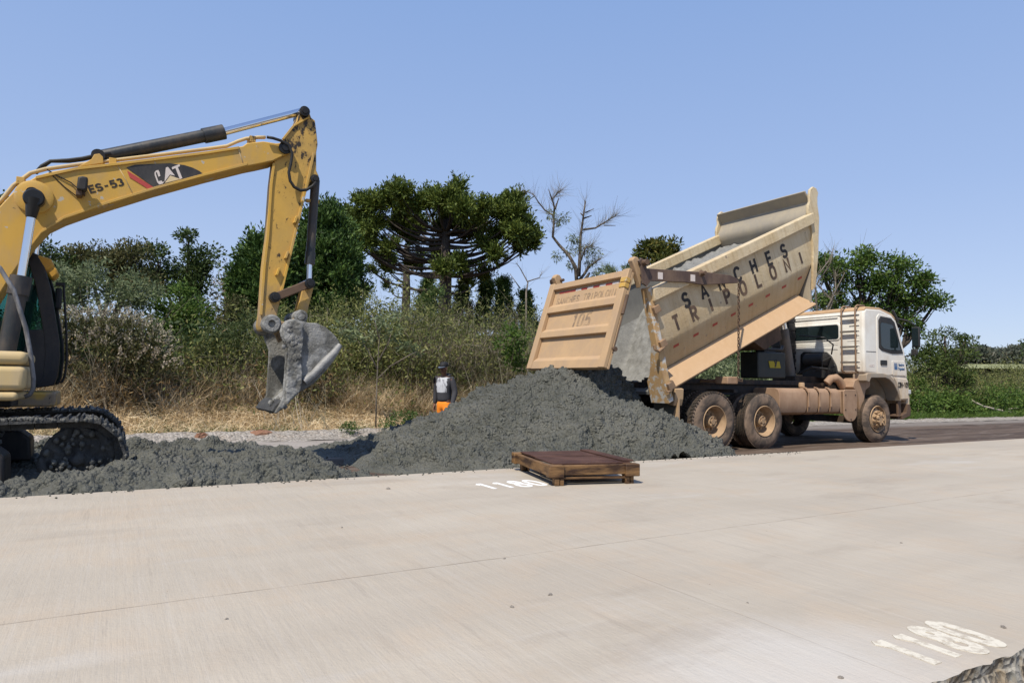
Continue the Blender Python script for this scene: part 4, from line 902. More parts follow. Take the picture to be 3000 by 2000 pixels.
# stick
so = [(893, 315), (902, 320), (906, 328), (912, 345), (923, 353), (928, 392), (931, 423), (927, 446), (927, 500), (934, 515), (933, 528), (922, 534), (909, 530), (904, 545), (893, 578), (855, 739), (845, 780), (828, 853), (815, 905), (808, 952), (800, 968), (782, 974), (765, 966), (760, 950), (765, 923), (775, 780), (785, 694), (796, 535), (804, 471), (815, 445), (829, 407), (850, 380), (868, 355), (876, 335), (882, 320)]
mb = MB(); mb.prism(epl(so, 9.55), -.15, .15); stick = mb.build('stick', YELM, exc, bevel=.01, smooth='auto')
stick.data.materials.append(YEL)
for pts, w in (([(909, 345), (862, 372), (832, 410)], .02), ([(922, 450), (905, 530), (893, 578), (855, 739), (845, 780), (828, 853)], .016), ([(806, 480), (798, 540), (788, 694), (778, 780), (768, 923)], .016)):
    mb = MB(); q = epl(pts, 9.55); mb.prism([(x, z) for x, z in q]+[(x-.035, z) for x, z in q[::-1]], -.175, -.15); mb.build('stick_flange', YEL, stick, bevel=.004)
for pts in ([(903, 635), (915, 640)], [(878, 745), (890, 750)]): pass
for cx, cy in ((864, 645), (838, 748), (812, 797)):
    x, z = ep(cx, cy, 9.55); mb = MB(); mb.prism([(x-.03, z-.05), (x+.0, z-.05), (x+.03, z+.05), (x+.0, z+.05)], -.22, -.15); mb.build('hose_clip', YEL, stick, bevel=.004)
def pin(px, py, r, parent, mat=BLKG, y=.22, d=9.5, ring=True):
    x, z = ep(px, py, d); mb = MB(); mb.lathe([(.0001, -y-.03), (r*.55, -y-.03), (r*.6, -y-.015), (r, -y-.01), (r, -y+.04)]+([(r, y-.04), (r, y), (.0001, y)]), (x, 0, z), n=28)
    return mb.build('pin', mat, parent, smooth='auto')
pin(835, 434, .085, boom); pin(893, 326, .07, stick, y=.2); pin(925, 522, .06, stick, y=.16)
# bucket cylinder, linkage
bc = cyl(exc, 'bucket_cylinder', e3(924, 528, 9.7), e3(907, 772, 9.7), .062, e3(906, 830, 9.7), .034, cap=(.16, .07))
mb = MB(); a = Vector(e3(915, 590, 9.7)); mb.box(a.x-.09, a.x+.09, -.03, .03, a.z-.02, a.z+.02); mb.build('clamp', YELM, bc)
def link(p, q, d0, w, name, ys, mat, parent=exc):
    for i, y in enumerate(ys):
        a = Vector(e3(*p, d0)); b = Vector(e3(*q, d0)); a.y = b.y = 0; dd = (b-a).normalized(); nn = Vector((-dd.z, 0, dd.x))*w
        pts = [a+nn*math.cos(t)-dd*abs(math.sin(t))*w for t in [math.pi*k/8 for k in range(9)]]+[b-nn*math.cos(t)+dd*abs(math.sin(t))*w for t in [math.pi*k/8 for k in range(9)]]
        mb = MB(); mb.prism([(v.x, v.z) for v in pts], y, y+.045); o = mb.build(name, mat, parent, bevel=.01, smooth='auto')
    return o
l1 = link((804, 871), (906, 831), 9.5, .055, 'guide_link', (-.22, .175), RUST)
l2 = link((906, 831), (882, 926), 9.6, .07, 'bucket_link', (-.10, .06), YELM)
pin(804, 871, .07, l1, y=.24); pin(906, 831, .07, l1, y=.24); 
# bucket
side = [(388, 640), (380, 600), (392, 540), (430, 500), (470, 486), (520, 484), (560, 498), (640, 520), (720, 520), (800, 560), (860, 610), (900, 655), (925, 700), (932, 750), (910, 810), (870, 870), (790, 970), (700, 1060), (620, 1120), (560, 1155), (470, 1240), (400, 1310), (340, 1352), (325, 1345), (360, 1290), (405, 1200), (418, 1000), (428, 850), (430, 740)]
dN = 9.12; dF = 10.28
sp = epl(side, dN, *C5)
BKT = CAKED
mb = MB(); mb.prism(sp, dN-ED, dN-ED+.05); bucket = mb.build('bucket', BKT, exc, bevel=.01, smooth='auto')
mb = MB(); mb.prism(sp, dF-ED-.05, dF-ED); mb.build('side_plate', BKT, bucket, bevel=.01, smooth='auto')
back = epl([(560, 498), (640, 522), (720, 522), (798, 562), (858, 613), (897, 658), (921, 702), (928, 750), (906, 808), (866, 867), (786, 966), (697, 1056), (618, 1115), (557, 1150), (468, 1235), (398, 1305), (338, 1347)], dN, *C5)
cen = Vector((sum(p[0] for p in back)/len(back)-.1, 0, sum(p[1] for p in back)/len(back)))
bi = [(x+(cen.x-x)*.06, z+(cen.z-z)*.06) for x, z in back]
mb = MB(); mb.prism(back+bi[::-1], dN-ED+.03, dF-ED-.03); mb.build('bucket_shell', BKT, bucket, smooth='auto')
q = epl([(600, 1062), (690, 985), (790, 880), (880, 790), (930, 720)], dN, *C5)
mb = MB(); mb.tube([(x, dN-ED-.005, z) for x, z in q], [.05, .055, .055, .05, .035], 12); mb.build('wear_bead', concrete_mat('smeared_steel', (.17, .17, .165), (.33, .325, .315), .5, .01), bucket, smooth='auto')
mb = MB(); mb.prism(epl([(395, 560), (430, 505), (500, 495), (575, 520), (580, 700), (560, 850), (570, 1000), (560, 1140), (500, 1190), (430, 1270), (425, 1150), (440, 900), (445, 760), (405, 650)], dN, *C5), dN-ED-.06, dN-ED)
sc2 = mb.build('side_cutter', BKT, bucket, bevel=.025, seg=3, smooth='auto')
mb = MB(); mb.prism(epl([(330, 1350), (395, 1300), (420, 1230), (395, 1225), (340, 1270), (300, 1330)], dN, *C5), dN-ED+.02, dF-ED-.0); mb.build('cutting_edge', TRACKC, bucket, bevel=.008, smooth='auto')
lx, lz = ep(765, 1200, dF); mb = MB(); a = ep(805, 1212, dN); b2 = ep(826, 1180, dN)
mb.add([(a[0], dN-ED, a[1]), (a[0], dF-ED, a[1]), (a[0]+.02, dF-ED, a[1]+.04), (a[0]+.02, dN-ED, a[1]+.04), (b2[0]+.02, dN-ED, b2[1]), (b2[0]+.02, dF-ED, b2[1]), (b2[0]+.05, dF-ED, b2[1]-.04), (b2[0]+.05, dN-ED, b2[1]-.04)],
       [(0, 1, 2, 3), (3, 2, 5, 4), (4, 5, 6, 7), (7, 6, 1, 0), (0, 3, 4, 7), (1, 6, 5, 2)]); caked(mb.build('lip', CAKED, bucket), .012, .04, .06)
earp = epl([(470, 520), (400, 505), (340, 490), (262, 470), (235, 520), (260, 585), (330, 600), (390, 600), (430, 690), (560, 600), (600, 500), (610, 455), (570, 420), (520, 440)], 9.45, *C5)
for y in (-.27, .20): mb = MB(); mb.prism(earp, y, y+.07); e_ = mb.build('bucket_ear', YELM, bucket, bevel=.015, smooth='auto')
x, z = ep(794, 949, 9.4); mb = MB(); mb.lathe([(.045, -.36), (.05, -.37), (.10, -.37), (.125, -.34), (.125, -.26), (.11, -.25), (.11, .25), (.12, .34), (.0001, .35)], (x, 0, z), n=28)
mb.lathe([(.0001, -.33), (.046, -.33), (.046, -.37)], (x, 0, z), n=16); mb.build('bucket_pin', BKT, bucket, smooth='auto')
x, z = ep(881, 927, 9.4); mb = MB(); mb.lathe([(.0001, -.34), (.05, -.34), (.055, -.32), (.06, -.33), (.09, -.32), (.09, .32), (.0001, .32)], (x, 0, z), n=28); mb.build('link_pin', BKT, bucket, smooth='auto')
caked(sc2, .012, .035, .07); caked(bucket, .014, .02, .16)
# mud lumps stuck to the bucket
rs_ = random.Random(3); mb = MB()
def mudblob(mb, c, r, sq=1):
    n = 7; prof = []
    o = len(mb.v); mb.ball(c, r, 6, (1, sq, 1.2))
    mb.v[o:] = [(x+rs_.uniform(-.2, .2)*r, y+rs_.uniform(-.15, .15)*r, z+rs_.uniform(-.2, .2)*r) for x, y, z in mb.v[o:]]
for k in range(26):
    u = rs_.random(); cx, cy = (rs_.uniform(400, 560), rs_.uniform(520, 880)) if k < 12 else (rs_.uniform(260, 430), rs_.uniform(1200, 1330))
    if k < 12: c = e3(*[C5[1]+cx*C5[0], C5[2]+cy*C5[0]], dN-.06)
    else: c = e3(C5[1]+cx*C5[0], C5[2]+cy*C5[0], dN+.1+rs_.random()*.8)
    mudblob(mb, c, rs_.uniform(.014, .042), .4)
tag(mb.build('caked_mud', CAKED, bucket, smooth=True), kind='stuff')
# boom cylinders
for y in (-.42, .42):
    d_ = ED+y; x0, z0 = boss; r_ = lambda px, py: ep(px, py, 9.28)
    a = r_(10, 1075); b = r_(62, 812); c = r_(100, 582)
    bcy = cyl(exc, 'boom_cylinder', (a[0], y, a[1]), (b[0], y, b[1]), .088, (c[0], y, c[1]), .045, cap=(.20, .105))
    mb = MB(); mb.lathe([(.0001, -.06), (.09, -.06), (.105, -.04), (.105, .05), (.0001, .06)], (c[0], y, c[1]), n=24); mb.tube([(c[0], y, c[1]), (c[0]-.02, y, c[1]-.22)], [.085, .052], 16); mb.build('rod_eye', BLKG, bcy, smooth='auto')
mb = MB(); mb.tube([(boss[0], -.45, boss[1]), (boss[0], .45, boss[1])], .06, 16); mb.build('boom_pin', BLKG, boom, smooth='auto')
# work lamp on the boom
x, z = ep(241, 541, 9.34); mb = MB(); mb.prism([(x-.055, z-.07), (x-.045, z+.08), (x+.0, z+.095), (x+.055, z+.09), (x+.05, z-.06), (x+.02, z-.075)], -.40, -.27)
wl_ = mb.build('work_lamp', PLBLK, exc, bevel=.02, seg=3, smooth='auto'); mb = MB(); mb.box(x-.06, x+.0, -.36, -.2, z-.13, z-.06); mb.box(x-.03, x+.03, -.30, -.2, z-.1, z+.02); mb.build('lamp_bracket', RUST, wl_, bevel=.008)
mb = MB(); mb.tube([(x-.02, -.25, z-.05), (x-.12, -.215, z+.04), (x-.28, -.212, z+.11), (x-.36, -.205, z+.16)], .007, 6); mb.tube([(x-.05, -.22, z-.12), (x-.18, -.207, z-.02), (x-.34, -.207, z+.13)], .006, 6)
mb.build('lamp_wire', BLKG, wl_)
# boom marks: plate with letters and the machine number
mk = epl([(1160, 600), (1240, 575), (1568, 560)], 9.5, *C1)+epl([(150, 625), (280, 640), (360, 665), (420, 695), (462, 727), (300, 775), (0, 852)], 9.5, *C2)+epl([(1420, 785)], 9.5, *C1)
mb = MB(); mb.prism(mk, -.206, -.20); mark = mb.build('name_plate', paint('faded_black_film', (.03, .03, .032), (.12, .11, .1), .35, .55, spots=((.4, .38, .35), .70, 6)), boom)
mb = MB(); mb.prism(epl([(1168, 628), (1420, 787), (1372, 802), (1190, 690)], 9.5, *C1), -.207, -.20); mb.build('red_stripe', MT('red_film', .5, .4).col((.42, .06, .05)).m, boom)
def strokes(name, polys, mat, par, d=9.5, off=-.2095, sc=C2, pr=-.206):
    mb = MB()
    for p in polys: mb.prism(epl(p, d, *sc), off, pr)
    return mb.build(name, mat, par)
strokes('lettering', [[(62, 742), (44, 748), (36, 722), (28, 706), (20, 708), (22, 726), (44, 790), (62, 786), (74, 782), (80, 796), (98, 792), (84, 812), (52, 820), (34, 800), (10, 735), (8, 708), (22, 692), (42, 686), (54, 706)],
                      [(112, 664), (132, 658), (196, 738), (150, 728), (118, 770), (100, 796)],
                      [(166, 662), (238, 632), (242, 652), (222, 660), (264, 762), (240, 770), (200, 668), (172, 682)]], WHR, boom)
strokes('lettering', [[(152, 736), (246, 770), (102, 806)]], MT('cream_letter', .6, .3).col((.62, .5, .3)).m, boom)
x, z = ep(*[C1[1]+975*C1[0], C1[2]+765*C1[0]]); dv = Vector(e3(C1[1]+1145*C1[0], C1[2]+725*C1[0], 9.5))-Vector(e3(C1[1]+825*C1[0], C1[2]+800*C1[0], 9.5)); dv.y = 0; dvl = dv.length; dv.normalize()
lettering('ES-53', frame((x, -.202, z), dv, (-dv.z, 0, dv.x)), dvl*.20, dvl*.96, LET, boom, .24, .2)
# tracks: belt of shoes over idler, rollers and frame
def track(yc, label=None):
    tr_ = thing('track', None, None); del_keys(tr_); tr_.parent = exc; tr_.location = (0, yc, 0)
    xf, xr, R_ = 2.02, -1.75, .40; zc = .50
    path = []; n = 24
    for i in range(n+1): a = -math.pi/2+math.pi*i/n; path.append((xf+math.cos(a)*R_, zc+math.sin(a)*R_))
    for i in range(1, 8): t = i/8; path.append((xf+(xr-xf)*t, zc+R_-.035*math.sin(math.pi*t*2)**2))
    for i in range(n+1): a = math.pi/2+math.pi*i/n; path.append((xr+math.cos(a)*R_, zc+math.sin(a)*R_))
    path.append(path[0]); P_ = [Vector((x, 0, z)) for x, z in path]
    L_ = [0]
    for a, b in zip(P_, P_[1:]): L_.append(L_[-1]+(b-a).length)
    mb = MB(); m_ = 52
    for k in range(m_):
        s_ = L_[-1]*k/m_; j = max(i for i in range(len(L_)-1) if L_[i] <= s_); t = (s_-L_[j])/max(1e-6, L_[j+1]-L_[j]); c = P_[j].lerp(P_[j+1], t); d_ = (P_[j+1]-P_[j]).normalized(); nn = Vector((d_.z, 0, -d_.x))
        M = Matrix((d_, Vector((0, 1, 0)), nn)).transposed().to_4x4(); M.translation = c; w = L_[-1]/m_
        mb.box(-w*.49, w*.49, -.30, .30, -.0, .028, M)
        for q in (-.42, 0, .42): mb.box(q*w-.008, q*w+.008, -.298, .298, .028, .058, M)
        mb.box(-w*.48, w*.48, -.11, -.07, -.07, .0, M); mb.box(-w*.48, w*.48, .07, .11, -.07, .0, M)
    bl = mb.build('track_belt', TRACKC, tr_)
    for p in [0]:
        rb = MB(); r2 = random.Random(int(yc*10)+5); rs_.seed(4)
        for k in range(900):
            s_ = r2.random(); xx = xr+(xf+.1-xr)*s_; mudblob(rb, (xx, r2.uniform(-.30, -.18), zc+R_+.03-.02*abs(math.sin(xx*4))), r2.uniform(.010, .020))
        for k in range(160):
            a = r2.uniform(-.6, 1.5); mudblob(rb, (xf+math.cos(a)*(R_+.03), r2.uniform(-.31, .2), zc+math.sin(a)*(R_+.03)), r2.uniform(.012, .024))
        for k in range(60): a = r2.uniform(0, 6.28); q_ = r2.uniform(.1, .30); mudblob(rb, (xf+math.cos(a)*q_, r2.uniform(-.13, -.09), zc+math.sin(a)*q_), r2.uniform(.012, .03))
        for k in range(380): mudblob(rb, (r2.uniform(-1.5, 1.15), r2.uniform(-.30, -.2), zc+r2.uniform(.0, .13)), r2.uniform(.012, .03))
        rb.build('mud', CAKED if yc > 0 else concrete_mat('track_caked_mud', (.07, .07, .062), (.15, .147, .135), .8, .02), tr_, smooth=True)['kind'] = 'stuff'
    mb = MB(); mb.lathe([(.0001, -.12), (.06, -.12), (.08, -.08), (.24, -.05), (.30, -.09), (R_-.07, -.09), (R_-.07, .09), (.3, .09), (.0001, .1)], (xf, 0, zc), n=36); idl = mb.build('idler', TRACKC, tr_, smooth='auto'); caked(idl, .018, .10, .12)
    mb = MB(); mb.lathe([(.0001, -.14), (.12, -.14), (.15, -.07), (R_-.09, -.05), (R_-.05, .05), (.0001, .06)], (xr, 0, zc), n=30); mb.build('sprocket', TRACKC, tr_, smooth='auto')
    mb = MB(); mb.prism([(-1.45, .30), (-1.45, .58), (-1.3, .66), (1.3, .66), (1.42, .56), (1.44, .28)], -.26, .24); mb.build('track_frame', BLK, tr_, bevel=.03, smooth='auto')
    for k in range(7): mb = MB(); mb.lathe([(.0001, -.2), (.09, -.2), (.10, -.12), (.085, -.1), (.085, .1), (.1, .2), (.0001, .2)], (-1.2+k*.4, 0, .2), n=20); mb.build('roller', BLK, tr_, smooth='auto')
    return tr_
track(-1.19); track(1.19)
mb = MB(); mb.box(-1.1, 1.0, -.95, .95, .35, .72); mb.lathe([(.6, .70), (.62, .98)], axis='z', n=40); mb.build('undercarriage', BLK, exc, bevel=.03)
# house: right hand body with rounded corners, counterweight
hx = ep(78, 1100, 8.5)[0]
mb = MB()
def hull(x0, x1, y0, y1, z0, z1, nm, mat, par=exc, b=.06):
    mb = MB(); mb.box(x0, x1, y0, y1, z0, z1); return mb.build(nm, mat, par, bevel=b, seg=4, smooth='auto')
hs_ = hull(-2.2, hx, -1.25, -.36, 1.20, 1.455, 'engine_house', YELD)
hull(-2.2, hx, -1.25, -.36, 1.462, 1.60, 'hood_panel', YELD, hs_); hull(-2.2, hx-.06, -1.25, -.4, 1.10, 1.19, 'lower_panel', YELD, hs_, .04)
hull(-3.0, -1.6, -1.28, 1.28, 1.0, 2.0, 'counterweight', YELD, hs_, .15); hull(-1.6, .7, -1.25, -.42, 1.5, 1.95, 'hood', YELD, hs_, .08) if False else None
hull(-1.6, hx-.2, -.34, .34, 1.0, 1.25, 'swing_frame', BLK, hs_, .02)
hull(-1.3, ep(165, 1150, 10.)[0], .30, 1.25, .98, 1.16, 'cab_floor', YELM, hs_, .03)
mb = MB(); q = [Vector(e3(*p, 8.6)) for p in ((-30, 760), (0, 785), (40, 850), (75, 960), (90, 1040), (98, 1110), (97, 1138), (88, 1155), (72, 1162))]
mb.tube(q, .022, 8); mb.build('handrail', paint('worn_rail', (.10, .10, .105), (.38, .37, .36), .8, .45, scale=3), exc, smooth=True)
# cab on the far side: curved front pillar, tinted panes, roof lamps
cb = [ep(*p, 10.15) for p in ((90, 745), (112, 752), (135, 790), (152, 850), (165, 930), (176, 1000), (177, 1050), (170, 1105), (160, 1128), (120, 1135))]
cbx = -1.35
outline = [(cbx, 1.2), (cbx, 2.72)]+cb
ycn, ycf = .30, 1.22
def ringplate(outl, inset, y0, y1, name, mat, par):
    c = Vector((sum(p[0] for p in outl)/len(outl), sum(p[1] for p in outl)/len(outl)))
    return None
mb = MB(); zt = cb[0][1]
mb.prism([(cbx, zt-.06), (cbx, zt+.03), (cb[0][0], zt+.02), (cb[1][0]+.02, cb[1][1]), (cb[1][0]-.04, cb[1][1]-.09)], ycn, ycf); ecab = mb.build('cab', BLK, exc, bevel=.015, smooth='auto')
fr = cb[1:]; inn_ = [(x-.15, z) for x, z in fr]
for y0, y1 in ((ycn, ycn+.06), (ycf-.06, ycf)):
    mb = MB(); mb.prism(fr+inn_[::-1], y0, y1); mb.build('front_pillar', BLK, ecab, bevel=.01, smooth='auto')
mb = MB(); pb = ep(130, 968, 10.0); lo = ep(160, 1128, 10.15)
for y0, y1 in ((ycn+.005, ycn+.05), (ycf-.05, ycf-.005)):
    mb = MB(); mb.prism([(cbx, 1.18), (cbx, 1.55), (pb[0]-.20, 1.58), (pb[0]-.16, pb[1]), (pb[0]+.07, pb[1]+.02), (cb[5][0]-.1, cb[5][1]), (cb[7][0]-.08, cb[7][1]), (lo[0]-.08, lo[1])], y0, y1); mb.build('lower_panel', BLK, ecab, bevel=.01)
mb = MB(); mb.box(cbx, cbx+.08, ycn, ycf, 1.18, zt); mb.build('rear_pillar', BLK, ecab, bevel=.01)
m = MT('green_tinted_pane', .05, .5); m.b.inputs['Transmission Weight'].default_value = .0
tr = m.n.new('ShaderNodeBsdfTransparent'); tr.inputs[0].default_value = (.58, .80, .76, 1); ms = m.n.new('ShaderNodeMixShader'); ms.inputs[0].default_value = .80
m.col((.02, .05, .045)); m.l.new(m.b.outputs[0], ms.inputs[1]); m.l.new(tr.outputs[0], ms.inputs[2]); m.l.new(ms.outputs[0], m.n['Material Output'].inputs[0]); TINT = m.m
for y in (ycn+.02, ycf-.03):
    mb = MB(); mb.prism([(cbx+.05, 1.2), (cbx+.05, zt-.03)]+[(x-.05, z) for x, z in fr], y, y+.006); mb.build('side_pane', TINT, ecab)
mb = MB(); nfr = len(fr); mb.add([(x-.02, ycn+.05, z) for x, z in fr]+[(x-.02, ycf-.05, z) for x, z in fr], [(i, i+1, nfr+i+1, nfr+i) for i in range(nfr-1)]); mb.build('front_pane', TINT, ecab, smooth=True)
mb = MB(); sx = ep(110, 980, 10.4)[0]; mb.prism([(sx-.35, 1.2), (sx-.40, 1.75), (sx-.46, 2.0), (sx-.34, 2.02), (sx-.26, 1.7), (sx+.05, 1.62), (sx+.08, 1.5), (sx-.1, 1.2)], .5, 1.0); mb.build('operator_seat', PLBLK, ecab, bevel=.04, smooth='auto')
for p0, p1, yy in (((92, 742), (160, 765), .36), ((140, 772), (174, 792), .95)):
    a = ep(*p0, ED+yy); b = ep(*p1, ED+yy); zc_ = (a[1]+b[1])/2
    mb = MB(); mb.prism([(a[0], a[1]), (b[0]-.03, b[1]+.02), (b[0], b[1]-.06), (b[0]-.07, b[1]-.14), (a[0], a[1]-.16)], yy-.05, yy+.20); lm = mb.build('roof_lamp', ORY, ecab, bevel=.03, seg=3, smooth='auto')
mb = MB(); q = [e3(*p, 10.75) for p in ((178, 833), (186, 833), (190, 900), (195, 980), (195, 1060), (190, 1100), (182, 1118), (168, 1120))]
mb.tube(q, .014, 8); a = e3(182, 833, 10.75); mb.box(a[0]-.07, a[0]+.03, a[1]-.05, a[1]+.05, a[2]-.02, a[2]+.02); rl = mb.build('front_rail', BLK, ecab, smooth='auto')
a = e3(172, 875, 10.75); mb = MB(); mb.box(a[0]-.04, a[0]+.03, a[1]-.05, a[1]+.12, a[2]-.14, a[2]+.14); mb.build('mirror', PLBLK, rl, bevel=.02, smooth='auto')

# ------------------------------------------------------------------ wooden frame lying at the slab edge
WOODM = MT('wet_brown_wood', .6, .3); n1 = WOODM.noise(3, (1, 1, 5), detail=6); n2 = WOODM.noise(6, (1.5, 14, 14), detail=6, off=3)
WOODM.col(WOODM.mix(WOODM.ramp(n1, .42, .6), WOODM.mix(n2, (.12, .062, .028), (.26, .15, .06)), (.04, .02, .011))); WOODM.bump(n2, .006); WOODM = WOODM.m
PLYM = MT('stained_plywood', .75, .2); n1 = PLYM.noise(4, detail=8); PLYM.col(PLYM.mix(PLYM.ramp(n1, .35, .65), (.050, .024, .018), (.10, .052, .038))); PLYM.bump(PLYM.noise(40, detail=5), .006); PLYM = PLYM.m
cA, cB, cC, cDd = Vector((3.61, 5.46)), Vector((3.90, 6.60)), Vector((4.84, 6.4)), Vector((4.49, 5.24))
fo = (cA+cDd)/2; ex_ = (cDd-cA).normalized(); ey_ = (cB-cA).normalized(); fw = (cDd-cA).length; fd = (cB-cA).length
wf = thing('wooden_frame', 'low brown wooden frame with a dark plywood top on the slab edge', 'wooden frame', rd(fo.x, fo.y, T), ROAD+math.atan2(ex_.y, ex_.x))
def wbox(name, x0, x1, y0, y1, z0, z1, m=WOODM, rz=0, ry=0, par=wf, bev=.006):
    mb = MB(); c = Vector(((x0+x1)/2, (y0+y1)/2, (z0+z1)/2)); M = Matrix.Translation(c) @ Matrix.Rotation(rz, 4, 'Z') @ Matrix.Rotation(ry, 4, 'Y') @ Matrix.Translation(-c)
    mb.box(x0, x1, y0, y1, z0, z1, M); return mb.build(name, m, par, bevel=bev, smooth='auto')
hw = fw/2
wbox('plank', -hw+.12, hw-.12, -.025, .025, .095, .19); wbox('plank', -hw+.10, hw-.10, -.018, .020, .055, .078, ry=.012); wbox('plank', -hw+.1, hw-.1, fd-.05, fd, .10, .19)
wbox('plank', -hw-.0, -hw+.05, .05, fd-.06, .085, .185); wbox('plank', hw-.05, hw, .05, fd-.06, .085, .185)
for x, y, w in ((-hw+.06, .01, .15), (hw-.06, .01, .15), (-hw+.04, fd-.02, .13), (hw-.04, fd-.02, .13)): wbox('corner_block', x-w/2, x+w/2, y-.06, y+.055, .075, .195, bev=.008)
for x, y in ((-hw+.09, .0), (hw-.08, .02), (-hw+.1, fd-.08), (hw-.1, fd-.08)): wbox('leg', x-.045, x+.0, y-.04, y+.05, .0, .075); wbox('leg', x+.006, x+.045, y-.035, y+.05, .0, .075, rz=.05)
wbox('top_board', -hw+.05, -.02+.3, .03, fd*.52, .188, .204, PLYM, bev=.003); wbox('top_board', .285, hw-.05, .03, fd*.55, .189, .206, PLYM, ry=-.01, bev=.003)
wbox('top_board', -hw+.06, hw-.14, fd*.53, fd-.04, .190, .208, PLYM, rz=.012, bev=.003); wbox('top_lath', hw-.13, hw-.01, .06, fd-.03, .205, .222, PLYM, rz=.02, bev=.004)
# small pebbles and crumbs on the slab
STONE = concrete_mat('small_stone', (.16, .14, .12), (.30, .27, .24), .9, .01)
for k, (px, py, s_) in enumerate(((1137, 1432, .035), (1514, 1404, .0), (2940, 1838, .022), (2462, 1985, .018), (1612, 1742, .022), (1845, 1430, .014), (1500, 1778, .018), (664, 1813, .014), (1002, 1545, .016), (2640, 1590, .014), (1478, 1636, .014), (2190, 1765, .012))):
    if not s_: continue
    s_ *= .55
    q = ray(px, py); w = CP+q*((T-CAMH)/q.z); mb = MB(); rs_.seed(k); mudblob(mb, (0, 0, s_*.35), s_*.8, 1)
    o = mb.build('pebble', STONE); o.scale = (1.3, .9, .6); o.location = w; o.rotation_euler = (0, 0, k)
    tag(o, ['flat dark crumb on the slab left of the number 1180', '', 'pebble on the slab right of the worn cream number', 'dark pebble at the bottom slab edge left of the worn number', 'larger crumb on the slab near the middle of the foreground', 'tiny crumb on the slab just right of the wooden frame', 'crumb beside the scratches in the slab foreground', 'lone pebble on the slab at lower left', 'small dark crumb on the slab below the bucket', 'small crumb near the long joint at the right', 'small crumb on the slab just above the long joint', 'tiny pebble on the slab below the rear wheels'][k], 'pebble', 'crumbs scattered on the slab')

# ------------------------------------------------------------------ vegetation builders
def unit(v): return v/np.maximum(1e-9, np.linalg.norm(v, axis=1))[:, None]
def rdir(n, up=0.0, spread=1.0):
    v = rng.normal(size=(n, 3))*spread; v[:, 2] += up; return unit(v)
def leaf_quads(P, D, L, W):
    n = len(P); s = unit(np.cross(D, rng.normal(size=(n, 3)))); L = np.broadcast_to(L, n)[:, None]; W = np.broadcast_to(W, n)[:, None]
    V = np.stack([P, P+D*L*.5+s*W*.5, P+D*L, P+D*L*.5-s*W*.5], 1).reshape(-1, 3)
    return V, np.arange(n*4).reshape(n, 4)
def ribbons(P, D, L, W, bend=(0, 0, -.3), seg=3, wob=.15):
    n = len(P); L = np.broadcast_to(L, n)[:, None]; W = np.broadcast_to(W, n)[:, None]; s = unit(np.cross(D, rng.normal(size=(n, 3))))
    rows = []; p = P.copy(); d = D.copy(); b = np.asarray(bend, float)
    for k in range(seg+1):
        t = k/seg; w = W*(1-t*.85); rows += [p-s*w/2, p+s*w/2]
        p = p+d*L/seg; d = unit(d+b/seg+rng.normal(size=(n, 3))*wob/seg)
    V = np.stack(rows, 1).reshape(-1, 3); m = 2*(seg+1); o = np.arange(n)[:, None]*m
    q = np.concatenate([np.stack([o[:, 0]+2*k, o[:, 0]+2*k+1, o[:, 0]+2*k+3, o[:, 0]+2*k+2], 1) for k in range(seg)])
    return V, q
class Cloud:
    def __init__(s): s.V = []; s.Q = []; s.n = 0
    def add(s, VQ): V, q = VQ; s.V.append(V); s.Q.append(q+s.n); s.n += len(V)
    def build(s, name, mat, parent=None): return np_mesh(name, np.concatenate(s.V), np.concatenate(s.Q), mat, parent)
def clump_leaves(cl, centers, rad, per, L, W, flat=.8, up=.25):
    centers = np.asarray(centers); n = len(centers)*per
    c = np.repeat(centers, per, 0); r = np.repeat(np.broadcast_to(rad, len(centers)), per)[:, None]
    off = rdir(n)*(rng.random((n, 1))**.45); off[:, 2] *= flat
    P = c+off*r; D = unit(off*.8+rdir(n)*.8+np.array([0, 0, up]))
    cl.add(leaf_quads(P, D, L*rng.uniform(.6, 1.3, n), W*rng.uniform(.6, 1.3, n)))
def bent(a, b, sag=.15, n=5, j=.08):
    a, b = Vector(a), Vector(b); l = (b-a).length; out = []
    for i in range(n+1):
        t = i/n; p = a.lerp(b, t); p.z -= sag*l*math.sin(math.pi*t)*.6
        if 0 < i < n: p += Vector((random.uniform(-1, 1), random.uniform(-1, 1), random.uniform(-1, 1)))*j*l*.3
        out.append(p)
    return out
def ground_at(p): w = Vector(p); r, d = w.dot(U), w.dot(N); return float(ground_z(np.array([r]), np.array([d]))[0])
